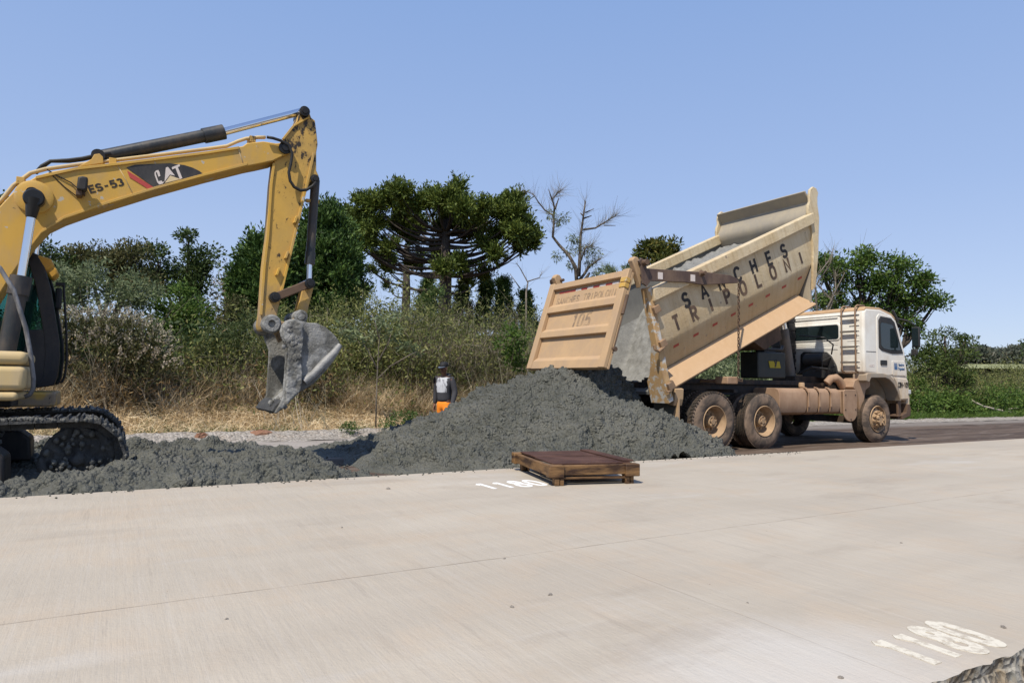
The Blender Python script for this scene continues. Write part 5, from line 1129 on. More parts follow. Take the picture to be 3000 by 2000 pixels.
def tree(name, label, cat, Y, base_px, lobes, leaf, L, W, dens=1.0, crad=.55, per=120, bark=BARK, tr=.16, group=None, depth=.8, fork=None, twigs=0):
    """lobes: (px, py, rx, ry) of crown masses in the photograph, built at distance Y with real depth"""
    b = onY(base_px, horizon(base_px), Y); gzv = ground_at(b); b.z = gzv-.1
    root = thing(name, label, cat, b, 0, group)
    S = Y/F; cents = []; tips = []
    for (x, y, rx, ry) in lobes:
        c = onY(x, y, Y)-b; Rx, Rz = rx*S, ry*S; Ry = (Rx+Rz)/2*depth
        c.y += random.uniform(-.5, .5)*Ry; k = max(3, int(dens*2.2*(Rx*Rz)/(crad*crad)))
        v = rdir(k)*rng.uniform(.45, 1, (k, 1))**.6*np.array([max(.05, Rx-crad*.5), Ry, max(.05, Rz-crad*.5)])+np.array(c)
        cents.append(v); tips.append((c, v))
    allc = np.concatenate(cents); cl = Cloud(); clump_leaves(cl, allc, crad*rng.uniform(.6, 1.25, len(allc)), per, L, W)
    mb = MB(); top = sum((c for c, _ in tips), Vector())/len(tips); h = top.z
    f0 = Vector((top.x*.25, 0, h*(fork or .45))); mb.tube(bent((0, 0, -.2), f0, 0, 4, .05), [tr*(1.15-.1*i) for i in range(5)], 9)
    for c, v in tips:
        pts = bent(f0*random.uniform(.75, 1.0), c, .1, 4, .12); mb.tube(pts, [tr*.55*(1-.14*i) for i in range(5)], 7)
        for t_ in v[::max(1, len(v)//9)]: mb.tube(bent(pts[3], Vector(t_), .05, 3, .15), [tr*.2, tr*.14, tr*.09, tr*.04], 5)
    mb.build('trunk', bark, root, smooth=True)
    if twigs:
        k = twigs; src = allc[rng.integers(0, len(allc), k)]; cl2 = Cloud(); cl2.add(ribbons(src, rdir(k, .6), rng.uniform(.5, 1.3, k)*crad*2, .02, (0, 0, .1), 3)); cl2.build('twigs', L_TWIG, root)
    cl.build('crown', leaf, root); return root

# parana pines: bare limbs sweeping out and up, each ending in tufts of stiff branchlets
def tuft(cl, c, r, n, up=.75):
    c = np.asarray(c, float); D = rdir(n, up); s = np.repeat(c[None, :], n, 0)-D*r*.15+rng.normal(size=(n, 3))*r*.10
    cl.add(ribbons(s, D, r*rng.uniform(.75, 1.15, n), r*.17, (0, 0, .55), 3, .25))
    m = n*5; D2 = np.repeat(D, 5, 0); t = rng.uniform(.25, 1.0, (m, 1)); P = np.repeat(s, 5, 0)+D2*r*t+np.array([0, 0, 1])*r*.18*t*t
    cl.add(leaf_quads(P, unit(D2*.7+rdir(m)*.75+np.array([0, 0, .35])), r*.26, r*.10))
def araucaria(label, Y, bx, base_y, limbs, tufts, tr, leaf=L_ARAU, r0=.62, n=54, top_y=None, name='araucaria_tree', trunkpts=None):
    b = onY(bx, horizon(bx), Y); b.z = ground_at(b)-.1; root = thing(name, label, 'tree', b); S = Y/F
    cl = Cloud(); mb = MB(); hT = (onY(bx, top_y, Y)-b).z
    tp = [Vector((0, 0, -.2)), Vector((.02, 0, hT*.35)), Vector((.08, 0, hT*.7)), Vector((0, 0, hT))]
    mb.tube(tp, [tr, tr*.9, tr*.75, tr*.4], 12)
    mb.build('trunk', BARKA, root, smooth=True); lb = MB()
    for (px, py, rpx) in tufts:
        c = onY(px, py, Y)-b; dx = c.x; c.y = random.uniform(-1, 1)*max(.6, 3.6-abs(dx)*.55)
        rr_ = rpx*S; k = max(1, int((rpx/34)**2))
        for q in range(k+1):
            cc = c+Vector((random.uniform(-1, 1), random.uniform(-1, 1), random.uniform(-.6, .6)))*rr_*.62 if k > 1 or q else c
            tuft(cl, cc, r0*random.uniform(.75, 1.15), n)
        if limbs:
            a = Vector((0, 0, max(hT*.42, min(hT*.93, c.z-abs(dx)*random.uniform(.22, .42)-.3)))); pts = []
            for i in range(8):
                t = i/7; p = a.lerp(c, t); p.z = a.z+(c.z-a.z)*(t**2.3)-.10*abs(dx)*math.sin(math.pi*t)*.5; pts.append(p)
            lb.tube(pts, [tr*.19*(1-.095*i) for i in range(8)], 6)
            if random.random() < .6: tuft(cl, pts[5]+Vector((0, 0, .12)), r0*.45, n//2)
    if limbs: lb.build('limbs', BARKA, root, smooth=True)
    cl.build('crown', leaf, root); return root
big = [(1000, 640, 34), (1010, 680, 30), (1065, 605, 40), (1080, 645, 34), (1140, 590, 40), (1150, 640, 36), (1190, 600, 38), (1235, 575, 44), (1260, 610, 40), (1215, 640, 34), (1310, 590, 34), (1345, 570, 40), (1370, 600, 42), (1320, 640, 36), (1400, 610, 38), (1365, 650, 30), (1440, 620, 38), (1480, 580, 38), (1505, 600, 34), (1470, 640, 36), (1520, 640, 36), (1535, 665, 28), (1555, 690, 28), (1500, 690, 28), (1560, 710, 22),
       (1090, 690, 36), (1100, 720, 30), (1060, 720, 26), (1140, 740, 22), (1020, 730, 20), (1260, 715, 26), (1280, 655, 30), (1180, 680, 26), (1410, 720, 30), (1445, 690, 24), (1400, 660, 22), (1520, 725, 20), (1450, 760, 16), (1345, 780, 16), (1415, 800, 20), (1310, 805, 28), (1360, 805, 18), (1215, 660, 32), (1120, 770, 26), (1200, 760, 20), (1290, 770, 16), (1160, 620, 34), (1110, 620, 34), (1290, 610, 30)]
rb_ = random.Random(5)
for q in range(34):
    x = rb_.uniform(1010, 1535); ty = 585+62*abs((x-1270)/265)**3; big.append((x, rb_.uniform(ty, ty+75), rb_.uniform(24, 32)))
araucaria('huge umbrella shaped pine with bare sweeping limbs and dark tufted crown', 40, 1296, 870, True, big, .46, top_y=640, n=84, r0=.82)
araucaria('thinner tufted pine standing just left of the huge umbrella pine', 46, 1181, 880, True, [(1090, 790, 22), (1110, 760, 26), (1230, 780, 20), (1150, 800, 20), (1220, 745, 24), (1125, 830, 16), (1165, 720, 24), (1205, 720, 22)], .36, top_y=720, r0=.55)
def conifer(label, Y, bx, prof, n):
    b = onY(bx, horizon(bx), Y); b.z = ground_at(b)-.1; root = thing('conifer_tree', label, 'tree', b); S = Y/F; cl = Cloud(); mb = MB()
    zs = [(onY(bx, y, Y)-b).z for y, l, r in prof]; mb.tube([(0, 0, -.2), (0, 0, zs[0]*.95)], [.22, .04], 9); mb.build('trunk', BARKA, root, smooth=True)
    lb = MB()
    for k in range(n):
        t = random.random()**.85; y = prof[0][0]+(prof[-1][0]-prof[0][0])*t
        Lw = np.interp(y, [p[0] for p in prof], [p[1] for p in prof])*S; Rw = np.interp(y, [p[0] for p in prof], [p[2] for p in prof])*S
        a = random.uniform(0, 2*math.pi); w = Rw if math.cos(a) > 0 else Lw; q = random.random()**.35
        c = Vector((math.cos(a)*w*q, math.sin(a)*(Lw+Rw)/2*q, (onY(bx, y, Y)-b).z))
        tuft(cl, c, .62*random.uniform(.8, 1.25), 40, .9)
        if k % 4 == 0: lb.tube(bent((0, 0, c.z-.4), c, .1, 3), [.05, .04, .03, .015], 5)
    lb.build('limbs', BARKA, root, smooth=True); cl.build('crown', L_CONE, root); return root
conifer('dense dark conifer seen just right of the excavator stick', 27, 945, [(622, 12, 12), (660, 55, 40), (720, 75, 70), (790, 90, 100), (850, 100, 115), (930, 110, 110)], 230)
conifer('lower dark conifer seen just left of the excavator stick', 25, 760, [(712, 12, 30), (750, 55, 50), (810, 75, 60), (880, 85, 70), (950, 80, 70)], 150)
for lab, bx, ty, Y, w in (('small dark young pine between the two big pine trunks', 1245, 812, 48, 30), ('small young pine just right of the big pine trunk', 1350, 830, 44, 32), ('low dark young pine with ragged top behind the dry thicket', 1420, 822, 44, 30), ('pointed young pine behind the dry thicket left of the tailgate', 1470, 818, 42, 34), ('spreading young pine nearest to the tailgate', 1535, 850, 42, 40)):
    b = onY(bx, horizon(bx), Y); b.z = ground_at(b)-.1; root = thing('young_pine', lab, 'tree', b, 0, 'young pines on the skyline'); S = Y/F; cl = Cloud(); mb = MB(); h = (onY(bx, ty, Y)-b).z
    mb.tube([(0, 0, -.1), (0, 0, h*.9)], [.12, .03], 8); mb.build('trunk', BARKA, root, smooth=True)
    for k in range(52):
        t = random.random(); a = random.uniform(0, 6.28); w_ = w*S*(.3+.9*t)*random.random()**.4; tuft(cl, (math.cos(a)*w_, math.sin(a)*w_, h-t*2.9-.2), .5, 40, .5)
    cl.build('crown', L_CONE, root)

# broadleaf trees
tree('broadleaf_tree', 'tall dark broadleaf tree with highest crown left of the stick', 'tree', 27, 520, [(545, 690, 48, 30), (585, 735, 60, 34), (610, 770, 50, 34), (470, 750, 60, 38), (540, 790, 90, 50), (450, 820, 80, 60), (560, 850, 70, 60)], L_DARK, .15, .07, 1.7, .5, 150, depth=.9)
tree('broadleaf_tree', 'bushy dark olive tree standing behind the silvery shrub', 'tree', 25, 300, [(190, 755, 60, 50), (260, 745, 60, 50), (330, 750, 70, 50), (400, 745, 60, 45), (300, 800, 120, 60), (400, 830, 80, 60), (180, 820, 70, 60)], L_OLIVED, .14, .06, 1.8, .45, 150)
tree('broadleaf_tree', 'very dark tree directly behind the excavator boom and cab', 'tree', 24, 110, [(120, 720, 60, 40), (60, 760, 70, 60), (150, 780, 60, 50), (20, 600, 50, 60), (-40, 640, 60, 80)], L_DARK, .16, .08, 1.1, .5, 110)
tree('round_tree', 'round leafy dark green bush in front of the tall broadleaf tree', 'tree', 19.5, 525, [(515, 880, 75, 60), (500, 940, 80, 60), (560, 930, 60, 60), (520, 990, 60, 50)], L_MID, .11, .055, 1.5, .34, 150)
tree('broadleaf_tree', 'thin crowned green tree poking up left of the conifers', 'tree', 34, 735, [(730, 735, 36, 26), (715, 760, 30, 24), (760, 755, 26, 24)], L_MID, .17, .08, .9, .5, 60)
tree('dry_tree', 'tan dry crowned tree between the broadleaf tree and the conifer', 'tree', 30, 680, [(680, 790, 50, 26), (650, 820, 40, 26), (710, 810, 34, 26), (660, 850, 50, 30)], L_TAN, .14, .05, .8, .5, 90, bark=BARKL)
tree('round_tree', 'rounded yellow green tree rising behind the far side of the truck body', 'tree', 34, 1935, [(1935, 715, 62, 36), (1900, 745, 46, 40), (1960, 750, 60, 40), (1925, 780, 70, 40), (1860, 800, 20, 20)], leaf_mat('glossy_yellow_green_leaves', [(0.042, 0.062, 0.013), (0.098, 0.112, 0.022), (0.210, 0.175, 0.039)], .3), .24, .10, 1.3, .5, 120)
tree('broadleaf_tree', 'large spreading green tree rising behind the truck cab', 'tree', 33, 2560, [(2500, 765, 80, 46), (2440, 800, 70, 44), (2530, 820, 90, 44), (2620, 785, 60, 40), (2600, 840, 80, 46), (2680, 830, 50, 44), (2700, 880, 56, 34), (2740, 890, 34, 30), (2640, 900, 70, 36), (2560, 900, 80, 34), (2440, 870, 70, 40), (2400, 770, 26, 40), (2680, 960, 24, 30), (2650, 945, 40, 30), (2420, 920, 50, 30)], L_MID, .19, .085, 1.5, .55, 150, tr=.22, fork=.35, twigs=260)
tree('leafy_tree', 'leafy bright green small tree right of the truck front', 'tree', 31, 2770, [(2775, 985, 50, 24), (2820, 1000, 30, 24), (2740, 1030, 60, 40), (2800, 1050, 60, 44), (2700, 1060, 50, 50), (2760, 1110, 80, 50), (2680, 1130, 50, 60), (2830, 1110, 30, 40)], leaf_mat('narrow_fresh_leaves', [(0.048, 0.075, 0.018), (0.084, 0.127, 0.030), (0.156, 0.184, 0.050)], .35), .20, .06, 1.1, .42, 110)
tree('broadleaf_tree', 'dark tree at the extreme right edge of the view', 'tree', 40, 3030, [(3020, 1030, 30, 40), (3040, 1000, 30, 40)], L_DARK, .17, .09, 1, .5, 90)
tree('broadleaf_tree', 'dark tree behind the truck between oil tank and cab', 'tree', 30, 2400, [(2420, 985, 60, 40), (2330, 1000, 60, 40), (2400, 1040, 70, 40)], L_DARK, .16, .08, 1, .5, 90)
tree('broadleaf_tree', 'mid height olive tree filling the gap between broadleaf tree and conifer', 'tree', 23, 640, [(650, 930, 80, 44), (600, 900, 50, 40), (690, 900, 50, 40), (640, 980, 90, 50), (560, 960, 60, 50)], L_OLIVED, .14, .055, 1.3, .42, 120)
# palm tuft behind the tailgate
b = onY(1815, horizon(1815), 30); b.z = ground_at(b)-.1; pr_ = thing('palm_tree', 'spiky palm crown peeking over the tailgate', 'palm', b); h = (onY(1815, 815, 30)-b).z
mb = MB(); mb.tube([(0, 0, 0), (0, 0, h)], [.14, .10], 9); mb.build('trunk', BARKA, pr_, smooth=True); cl = Cloud(); nf = 26; D = rdir(nf, .75); P0 = np.repeat(np.array([[0, 0, h]]), nf, 0)
cl.add(ribbons(P0, D, 1.3, .05, (0, 0, -.8), 5, .1))
for k in range(nf):
    t = rng.uniform(.2, 1, 40)[:, None]; P = P0[k]+D[k]*1.2*t+np.array([0, 0, -.45])*t*t; dd = unit(D[k]*.8+rdir(40)*.8+np.array([0, 0, -.1])); cl.add(leaf_quads(P, dd, .40, .03))
cl.build('fronds', L_PALE, pr_)

# half dead gum tree and bare saplings
BARKM = paint('mottled_bark', (.05, .04, .032), (.24, .20, .16), .8, .95, scale=4)
def bare(label, Y, base, stems, tr, leafpts=(), name='bare_tree', mat=BARKL, twig=60, leafm=L_OLIVE, tw=.012, tl=1.0):
    b = onY(base, horizon(base), Y); b.z = ground_at(b)-.1; root = thing(name, label, 'tree', b); mb = MB(); cl = Cloud(); S = Y/F
    for st_, r0, r1 in stems:
        pts = [onY(x, y, Y)-b for x, y in st_]
        for i, p in enumerate(pts): p.y = math.sin(i*1.7+st_[0][0])*.25
        if st_[0][1] > horizon(base)-30: pts[0] = Vector((pts[0].x, 0, -.1))
        m_ = len(pts); mb.tube(pts, [r0+(r1-r0)*i/(m_-1) for i in range(m_)], 7)
        if twig and m_ > 2:
            k = twig; j = rng.integers(m_//2, m_, k); P = np.array([pts[q] for q in j])+rng.normal(size=(k, 3))*.03
            j0 = np.maximum(j-1, 0); t = rng.random((k, 1)); A = np.array([pts[q] for q in j0]); P = A+(P-A)*t
            dv = unit(P-A+1e-4); cl.add(ribbons(P, unit(dv*.8+rdir(k)*.8+np.array([0, 0, .2])), rng.uniform(.25, .9, k)*tl, tw, (0, 0, .0), 4, .5))
    mb.build('trunk', mat, root, smooth=True)
    if cl.V: cl.build('twigs', L_TWIG, root)
    if leafpts:
        c2 = Cloud(); C_ = np.array([onY(x, y, Y)-b for x, y, r in leafpts]); clump_leaves(c2, C_, np.array([r*S for *_, r in leafpts]), 90, .20, .045, 1, -.4); c2.build('crown', leafm, root)
    return root
def ax(x, y): return (950+x*.38265, 520+y*.38278)
A_ = lambda *p: [ax(*q) for q in p]
bare('half dead gum tree with charred forked stems left of the raised body', 34, 1700,
     [([(1697, 1110)]+A_((1935, 790), (1920, 690), (1870, 600), (1800, 510), (1750, 450), (1755, 360), (1750, 290), (1690, 240), (1640, 190), (1600, 140), (1530, 95)), .11, .012),
      (A_((1945, 760), (1955, 600), (1965, 450), (1980, 330), (1995, 190)), .10, .035), (A_((1755, 300), (1765, 230), (1745, 170), (1790, 120), (1815, 90)), .06, .015), (A_((1745, 170), (1715, 100)), .04, .015), (A_((1765, 250), (1795, 160)), .05, .02),
      (A_((1985, 395), (2080, 380), (2160, 340), (2240, 290)), .06, .015), (A_((2140, 368), (2225, 378)), .03, .01), (A_((1985, 310), (2050, 285)), .05, .02), (A_((1985, 290), (1965, 265)), .04, .03), (A_((2000, 270), (2070, 230)), .04, .015),
      (A_((1950, 790), (1990, 740), (2030, 680), (2110, 625)), .09, .04), (A_((2000, 780), (2035, 725)), .10, .05), (A_((1960, 640), (2000, 540), (2060, 520)), .05, .02)], .16,
     [(*ax(*p), r) for p, r in (((1740, 280), 16), ((1840, 310), 18), ((1790, 340), 12), ((1900, 470), 16), ((1930, 560), 14), ((1780, 600), 16), ((1860, 560), 12), ((2020, 550), 16), ((2080, 570), 18), ((2080, 740), 12), ((1890, 670), 12), ((2040, 640), 14), ((1930, 480), 10))], leafm=L_PALE, twig=120, mat=BARKM, tl=1.5, tw=.014)
bare('thin leafless sapling against the sky above the dry thicket', 30, 1545, [([(1543, 1110)]+A_((1545, 880), (1560, 800), (1500, 690), (1470, 660)), .05, .01), (A_((1555, 800), (1650, 760), (1670, 710)), .03, .008), (A_((1500, 850), (1420, 740)), .03, .008)], .05, twig=14)
bare('pale leafless forked branches behind the front of the truck body', 31, 2420, [([(2400, 1110), (2405, 960), (2390, 880), (2380, 820), (2440, 750)], .07, .02), ([(2405, 960), (2440, 880), (2400, 830), (2430, 770), (2435, 730)], .06, .012), ([(2440, 880), (2470, 800)], .05, .012), ([(2405, 930), (2450, 850), (2455, 790)], .05, .012)], .07, twig=60, tw=.02)
# silvery small sapling in front of the thicket
def px_plant(name, label, cat, d, basepx, stems, lpx, leafm, L, W, per=26, r=.13, sm=L_TWIG, sw=.02):
    q = ray(basepx, horizon(basepx)-3); dirh = Vector((q.x, q.y, 0)); t = d/dirh.dot(N); b = Vector((q.x*t, q.y*t, 0)); b.z = ground_at(b); Y = b.y
    root = thing(name, label, cat, b); mb = MB()
    for st_ in stems:
        pts = [onY(x, y, Y)-b for x, y in st_]; pts[0].z = max(pts[0].z, -.05)
        mb.tube(pts, [sw*(1-.7*i/(len(pts)-1)) for i in range(len(pts))], 6)
    mb.build('stem', BARKL, root, smooth=True); c2 = Cloud(); C_ = np.array([onY(x, y, Y)-b for x, y in lpx]); C_[:, 1] += rng.uniform(-.3, .3, len(C_))
    clump_leaves(c2, C_, r, per, L, W, .7, -.15); c2.build('foliage', leafm, root); return root
px_plant('sapling', 'silvery leaved sapling with pale forked stems right of the bucket', 'sapling', 14.9, 1101,
         [[(1101, 1250), (1103, 1150), (1107, 1060), (1112, 980), (1120, 930)], [(1105, 1080), (1080, 1030), (1060, 1000)], [(1107, 1060), (1140, 1000), (1150, 960)], [(1140, 1075), (1200, 1040), (1220, 1030)], [(1110, 990), (1100, 950), (1090, 920)], [(1106, 1110), (1140, 1075)]],
         [(1010, 975), (1030, 985), (1050, 990), (1000, 960), (1070, 1000), (1090, 980), (1120, 930), (1150, 920), (1180, 930), (1130, 950), (1160, 965), (1100, 940), (1170, 1010), (1200, 1020), (1220, 1025), (1190, 1010), (1040, 970), (1140, 985)], L_PALE, .16, .045)

# ------------------------------------------------------------------ shrubs and thicket
TOP = [(-400, 900), (0, 900), (170, 935), (480, 960), (560, 1000), (640, 935), (760, 905), (860, 880), (950, 850), (1050, 835), (1150, 835), (1230, 850), (1300, 858), (1450, 858), (1560, 885), (1620, 940), (1700, 1000), (1900, 1000), (2150, 1000), (2300, 1030), (2480, 1100), (2650, 1075), (2760, 1100), (2850, 1095), (3000, 1085), (3400, 1080)]
def topy(px): return float(np.interp(px, [a for a, _ in TOP], [b for _, b in TOP]))
def shrub_geo(fol, stm, base, h, w, kind):
    nst = {'dry': 26, 'twig': 30, 'green': 14, 'olive': 20}[kind]; base = np.asarray(base)
    P = np.repeat(base[None, :], nst, 0)+rng.normal(size=(nst, 3))*np.array([w*.22, w*.22, 0]); D = unit(rdir(nst)*np.array([.45, .45, .1])+np.array([0, 0, 1])); Ls = h*rng.uniform(.6, 1.0, nst)
    stm.add(ribbons(P, D, Ls, .022, (0, 0, -.15), 5, .35))
    k = {'dry': 300, 'twig': 420, 'green': 0, 'olive': 140}[kind]
    if k:
        j = rng.integers(0, nst, k); t = rng.uniform(.3, 1, (k, 1)); Q = P[j]+D[j]*Ls[j][:, None]*t+rng.normal(size=(k, 3))*w*.12
        stm.add(ribbons(Q, unit(D[j]*.5+rdir(k, .35)), rng.uniform(.2, .6, k), .010, (0, 0, 0), 3, .6))
    m = {'dry': 900, 'twig': 650, 'green': 2100, 'olive': 1600}[kind]; m = int(m*h*.55)
    j = rng.integers(0, nst, m); t = rng.uniform(.12, 1.03, (m, 1)); sp_ = w*.17+.10
    cen = P[j]+D[j]*Ls[j][:, None]*t; cj = rng.normal(size=(nst*7, 3))*sp_; Q = cen+cj[(j*7+np.minimum(6, t[:, 0]*6.99).astype(int))]+rng.normal(size=(m, 3))*sp_*.45
    Q[:, 2] = np.maximum(Q[:, 2], base[2]+.02)
    L, W = {'dry': (.16, .022), 'twig': (.13, .028), 'green': (.13, .055), 'olive': (.12, .036)}[kind]
    fol.add(leaf_quads(Q, unit(rdir(m)+np.array([0, 0, .25])), L*rng.uniform(.6, 1.4, m), W*rng.uniform(.7, 1.4, m)))
def thicket(label, name, cells, leafm, kind, rows, seed):
    global rng
    rng = np.random.default_rng(seed); random.seed(seed); fol, stm = Cloud(), Cloud()
    for d, fr, stp in rows:
        for (x0, x1, lo, hi) in cells:
            q0, q1 = ray(x0, horizon(x0)-2), ray(x1, horizon(x1)-2)
            def rof(q): t = d/Vector((q.x, q.y, 0)).dot(N); return Vector((q.x*t, q.y*t, 0)).dot(U)
            r = rof(q0); r1 = rof(q1)
            while r < r1:
                rr_ = r+random.uniform(-.3, .3); dd = d+random.uniform(-.45, .45); w = U*rr_+N*dd; px = 1500+F*w.x/w.y
                y_ = topy(px)+(horizon(px)-topy(px))*(1-fr)+random.uniform(-8, 38); zt = onY(px, y_, w.y).z; g = ground_at(w)
                h = max(.5, (zt-g)*random.uniform(lo, hi)); shrub_geo(fol, stm, (w.x, w.y, g), h, random.uniform(.9, 1.5), kind); r += stp*random.uniform(.7, 1.3)
    root = fol.build(name, leafm); tag(root, label, 'thicket', kind='stuff')
    s_ = stm.build('stems', L_TWIG, root); tag(s_, kind='stuff'); return root
thicket('dense olive thicket behind the excavator bucket and the walking man', 'olive_thicket', [(540, 1290, .92, 1.05)], L_OLIVE, 'olive', [(16.9, .72, .75), (17.9, .92, .8), (19.5, 1.0, .85), (22, 1.0, 1.1)], 11)
thicket('greyish dry twiggy thicket between the man and the tailgate', 'dry_thicket', [(1180, 1640, .9, 1.05)], L_OLIVE, 'twig', [(16.7, .62, .5), (17.5, .9, .5), (18.8, 1.0, .6), (21, 1.0, .8)], 12)
thicket('brown dry scrub at the foot of the shrubs left of the bucket', 'brown_scrub', [(-150, 560, .40, .62), (560, 1000, .22, .36)], L_BROWN, 'dry', [(16.6, .95, .42), (17.2, 1.0, .5)], 13)
thicket('mixed green thicket behind the excavator cab and boom', 'green_thicket', [(-200, 640, .75, 1.05)], L_DARK, 'green', [(18.5, 1.0, .7), (20.5, 1.12, .8), (23, 1.2, .9)], 14)
thicket('pale green thicket seen under the raised truck body', 'green_thicket', [(1630, 2500, .85, 1.05)], L_PALE, 'green', [(17.2, .95, .9), (19.5, 1.0, 1.1), (22.5, 1.0, 1.4)], 15)
thicket('olive green scrub right of the truck along the gravel', 'green_scrub', [(2560, 3150, .75, 1.38)], L_OLIVE, 'olive', [(17.0, .75, .7), (19, .95, .8), (21.5, 1.05, .9), (25, 1.1, 1.1)], 16)
thicket('low fresh green scrub at the gravel edge right of the truck', 'green_scrub', [(2640, 3100, .35, .6)], L_MID, 'green', [(16.0, .9, .6)], 17)
rng = np.random.default_rng(21); random.seed(21)
# single distinct bushes
def bush(name, label, Y, bx, lobes, leafm, L, W, crad, per, tips=None, stems=20, dens=1.4):
    b = onY(bx, horizon(bx), Y); b.z = ground_at(b); root = thing(name, label, 'bush', b); S = Y/F; cl = Cloud(); tc = Cloud(); st_ = Cloud()
    for (x, y, rx, ry) in lobes:
        c = onY(x, y, Y)-b; k = max(3, int(dens*2.2*rx*ry*S*S/(crad*crad))); Rx, Rz = rx*S, ry*S
        v = rdir(k)*rng.uniform(.4, 1, (k, 1))**.5*np.array([Rx, (Rx+Rz)*.45, Rz])+np.array(c); v[:, 2] = np.maximum(v[:, 2], .1)
        clump_leaves(cl, v, crad*rng.uniform(.6, 1.2, k), per, L, W)
        if tips:
            n = k*tips; p = rdir(n, .35)*np.array([Rx, (Rx+Rz)*.45, Rz])*rng.uniform(.9, 1.06, (n, 1))+np.array(c); p = p[(p[:, 2] > np.array(c)[2]-Rz*.25)]; n = len(p)
            dd = unit(unit(p-np.array(c))*.55+np.array([.15, 0, .75])+rng.normal(size=(n, 3))*.2); tt = np.repeat(p, 14, 0)+np.repeat(dd, 14, 0)*rng.uniform(0, .20, (n*14, 1))+rng.normal(size=(n*14, 3))*.018
            tc.add(leaf_quads(tt, unit(np.repeat(dd, 14, 0)+rdir(n*14)*.6), .055, .03))
    n = stems*len(lobes); P = rng.normal(size=(n, 3))*np.array([.35, .35, 0]); D = unit(rdir(n)*np.array([.7, .7, 0])+np.array([0, 0, 1])); hmax = max((onY(x, y, Y)-b).z for x, y, _, _ in lobes); st_.add(ribbons(P, D, hmax*rng.uniform(.6, 1.1, n), .025, (0, 0, -.1), 5, .3))
    cl.build('foliage', leafm, root); st_.build('stems', L_TWIG, root)
    if tips: tc.build('seed_heads', L_TIP, root)
    return root
bush('flowering_bush', 'big bush covered in pale seed heads right of the excavator cab', 14.2, 320, [(300, 960, 110, 45), (240, 1000, 100, 70), (380, 1000, 100, 60), (440, 1030, 70, 50), (300, 1050, 150, 60), (180, 980, 60, 60), (420, 1080, 90, 45)], L_OLIVED, .10, .03, .24, 90, tips=5)
bush('silvery_shrub', 'silvery green feathery shrub above the pale flowering bush', 17.5, 270, [(230, 820, 90, 50), (310, 830, 100, 50), (190, 870, 80, 50), (380, 860, 80, 45), (280, 890, 130, 45), (160, 800, 40, 30), (440, 880, 60, 50)], L_PALE, .13, .035, .30, 90)
bush('green_shrub', 'fresh green shrub between the flowering bush and the bucket', 16, 690, [(660, 980, 60, 40), (720, 970, 60, 50), (640, 1040, 70, 50), (590, 1060, 50, 50)], leaf_mat('soft_green_leaves', [(.05, .08, .025), (.09, .12, .04), (.15, .17, .07)], .3), .10, .03, .26, 90)
bush('green_shrub', 'upright bright green shrub on top of the dry thicket', 22, 1250, [(1262, 890, 26, 34), (1240, 915, 30, 26), (1270, 860, 16, 20)], L_WEED, .14, .03, .28, 110)
bush('green_shrub', 'leafy dark green shrub beside the bottom of the tailgate', 16.6, 1515, [(1505, 990, 28, 40), (1520, 1050, 40, 40), (1490, 1030, 26, 40)], L_MID, .11, .045, .24, 100)
bush('weed_clump', 'low fresh green weed clump left of the orange trousers', 14.9, 1165, [(1170, 1235, 44, 22), (1200, 1225, 24, 22), (1140, 1240, 26, 14)], L_WEED, .07, .022, .13, 80, stems=4, dens=1.0)
bush('weed_clump', 'small blue green weed clump below the bucket', 14.6, 1025, [(1028, 1255, 24, 14)], L_WEED, .06, .02, .10, 80, stems=4)
bush('green_shrub', 'broad leafy green shrub directly right of the bumper', 29, 2710, [(2690, 1150, 40, 40), (2740, 1180, 60, 36), (2800, 1190, 50, 30), (2700, 1200, 40, 24)], L_MID, .14, .06, .28, 100)

# dry grass and weeds along the foot of the thicket: nobody could count the blades
def strip(name, label, n, rr, dd, L, W, mat, bend, up, clump=None, dens=None):
    r = rng.uniform(*rr, n); d = rng.uniform(*dd, n)
    if clump:
        P_ = np.stack([r, d, r*0], 1); k = vnoise(P_, clump, 77) > .5; r, d = r[k], d[k]; n = len(r)
    g = ground_z(r, d)+.09*smooth(d, 15, 16.2)+.02; P = np.stack([r*U.x+d*N.x, r*U.y+d*N.y, g], 1); cl = Cloud()
    cl.add(ribbons(P, unit(rdir(n)*np.array([1, 1, .3])+np.array([0, 0, up])), L*rng.uniform(.5, 1.4, n), W, bend, 3, .6)); o = cl.build(name, mat); return tag(o, label, 'grass', kind='stuff')
strip('dry_grass', 'matted straw coloured dry grass behind the gravel', 120000, (-5, 10), (14.95, 17.5), .42, .018, L_STRAW, (.2, .1, -1.6), .45)
strip('dry_grass', 'tall straw coloured grass stalks under the thicket', 22000, (-5, 9), (15.9, 17.9), .80, .013, L_STRAW, (.1, 0, -.5), 1.3, 1.3)
strip('green_weeds', 'low green weeds growing through the dry grass', 40000, (-3, 10), (14.9, 16.9), .20, .024, L_WEED, (0, 0, -.6), .8, .8)
strip('green_weeds', 'low green weeds along the gravel right of the truck', 40000, (16, 40), (14.6, 16.5), .30, .03, L_MID, (0, 0, -.6), .8)
strip('brown_grass', 'brown dead grass on the ground beyond the gravel', 60000, (-8, 40), (17.6, 24), .5, .02, L_BROWN, (0, 0, -.7), .8)
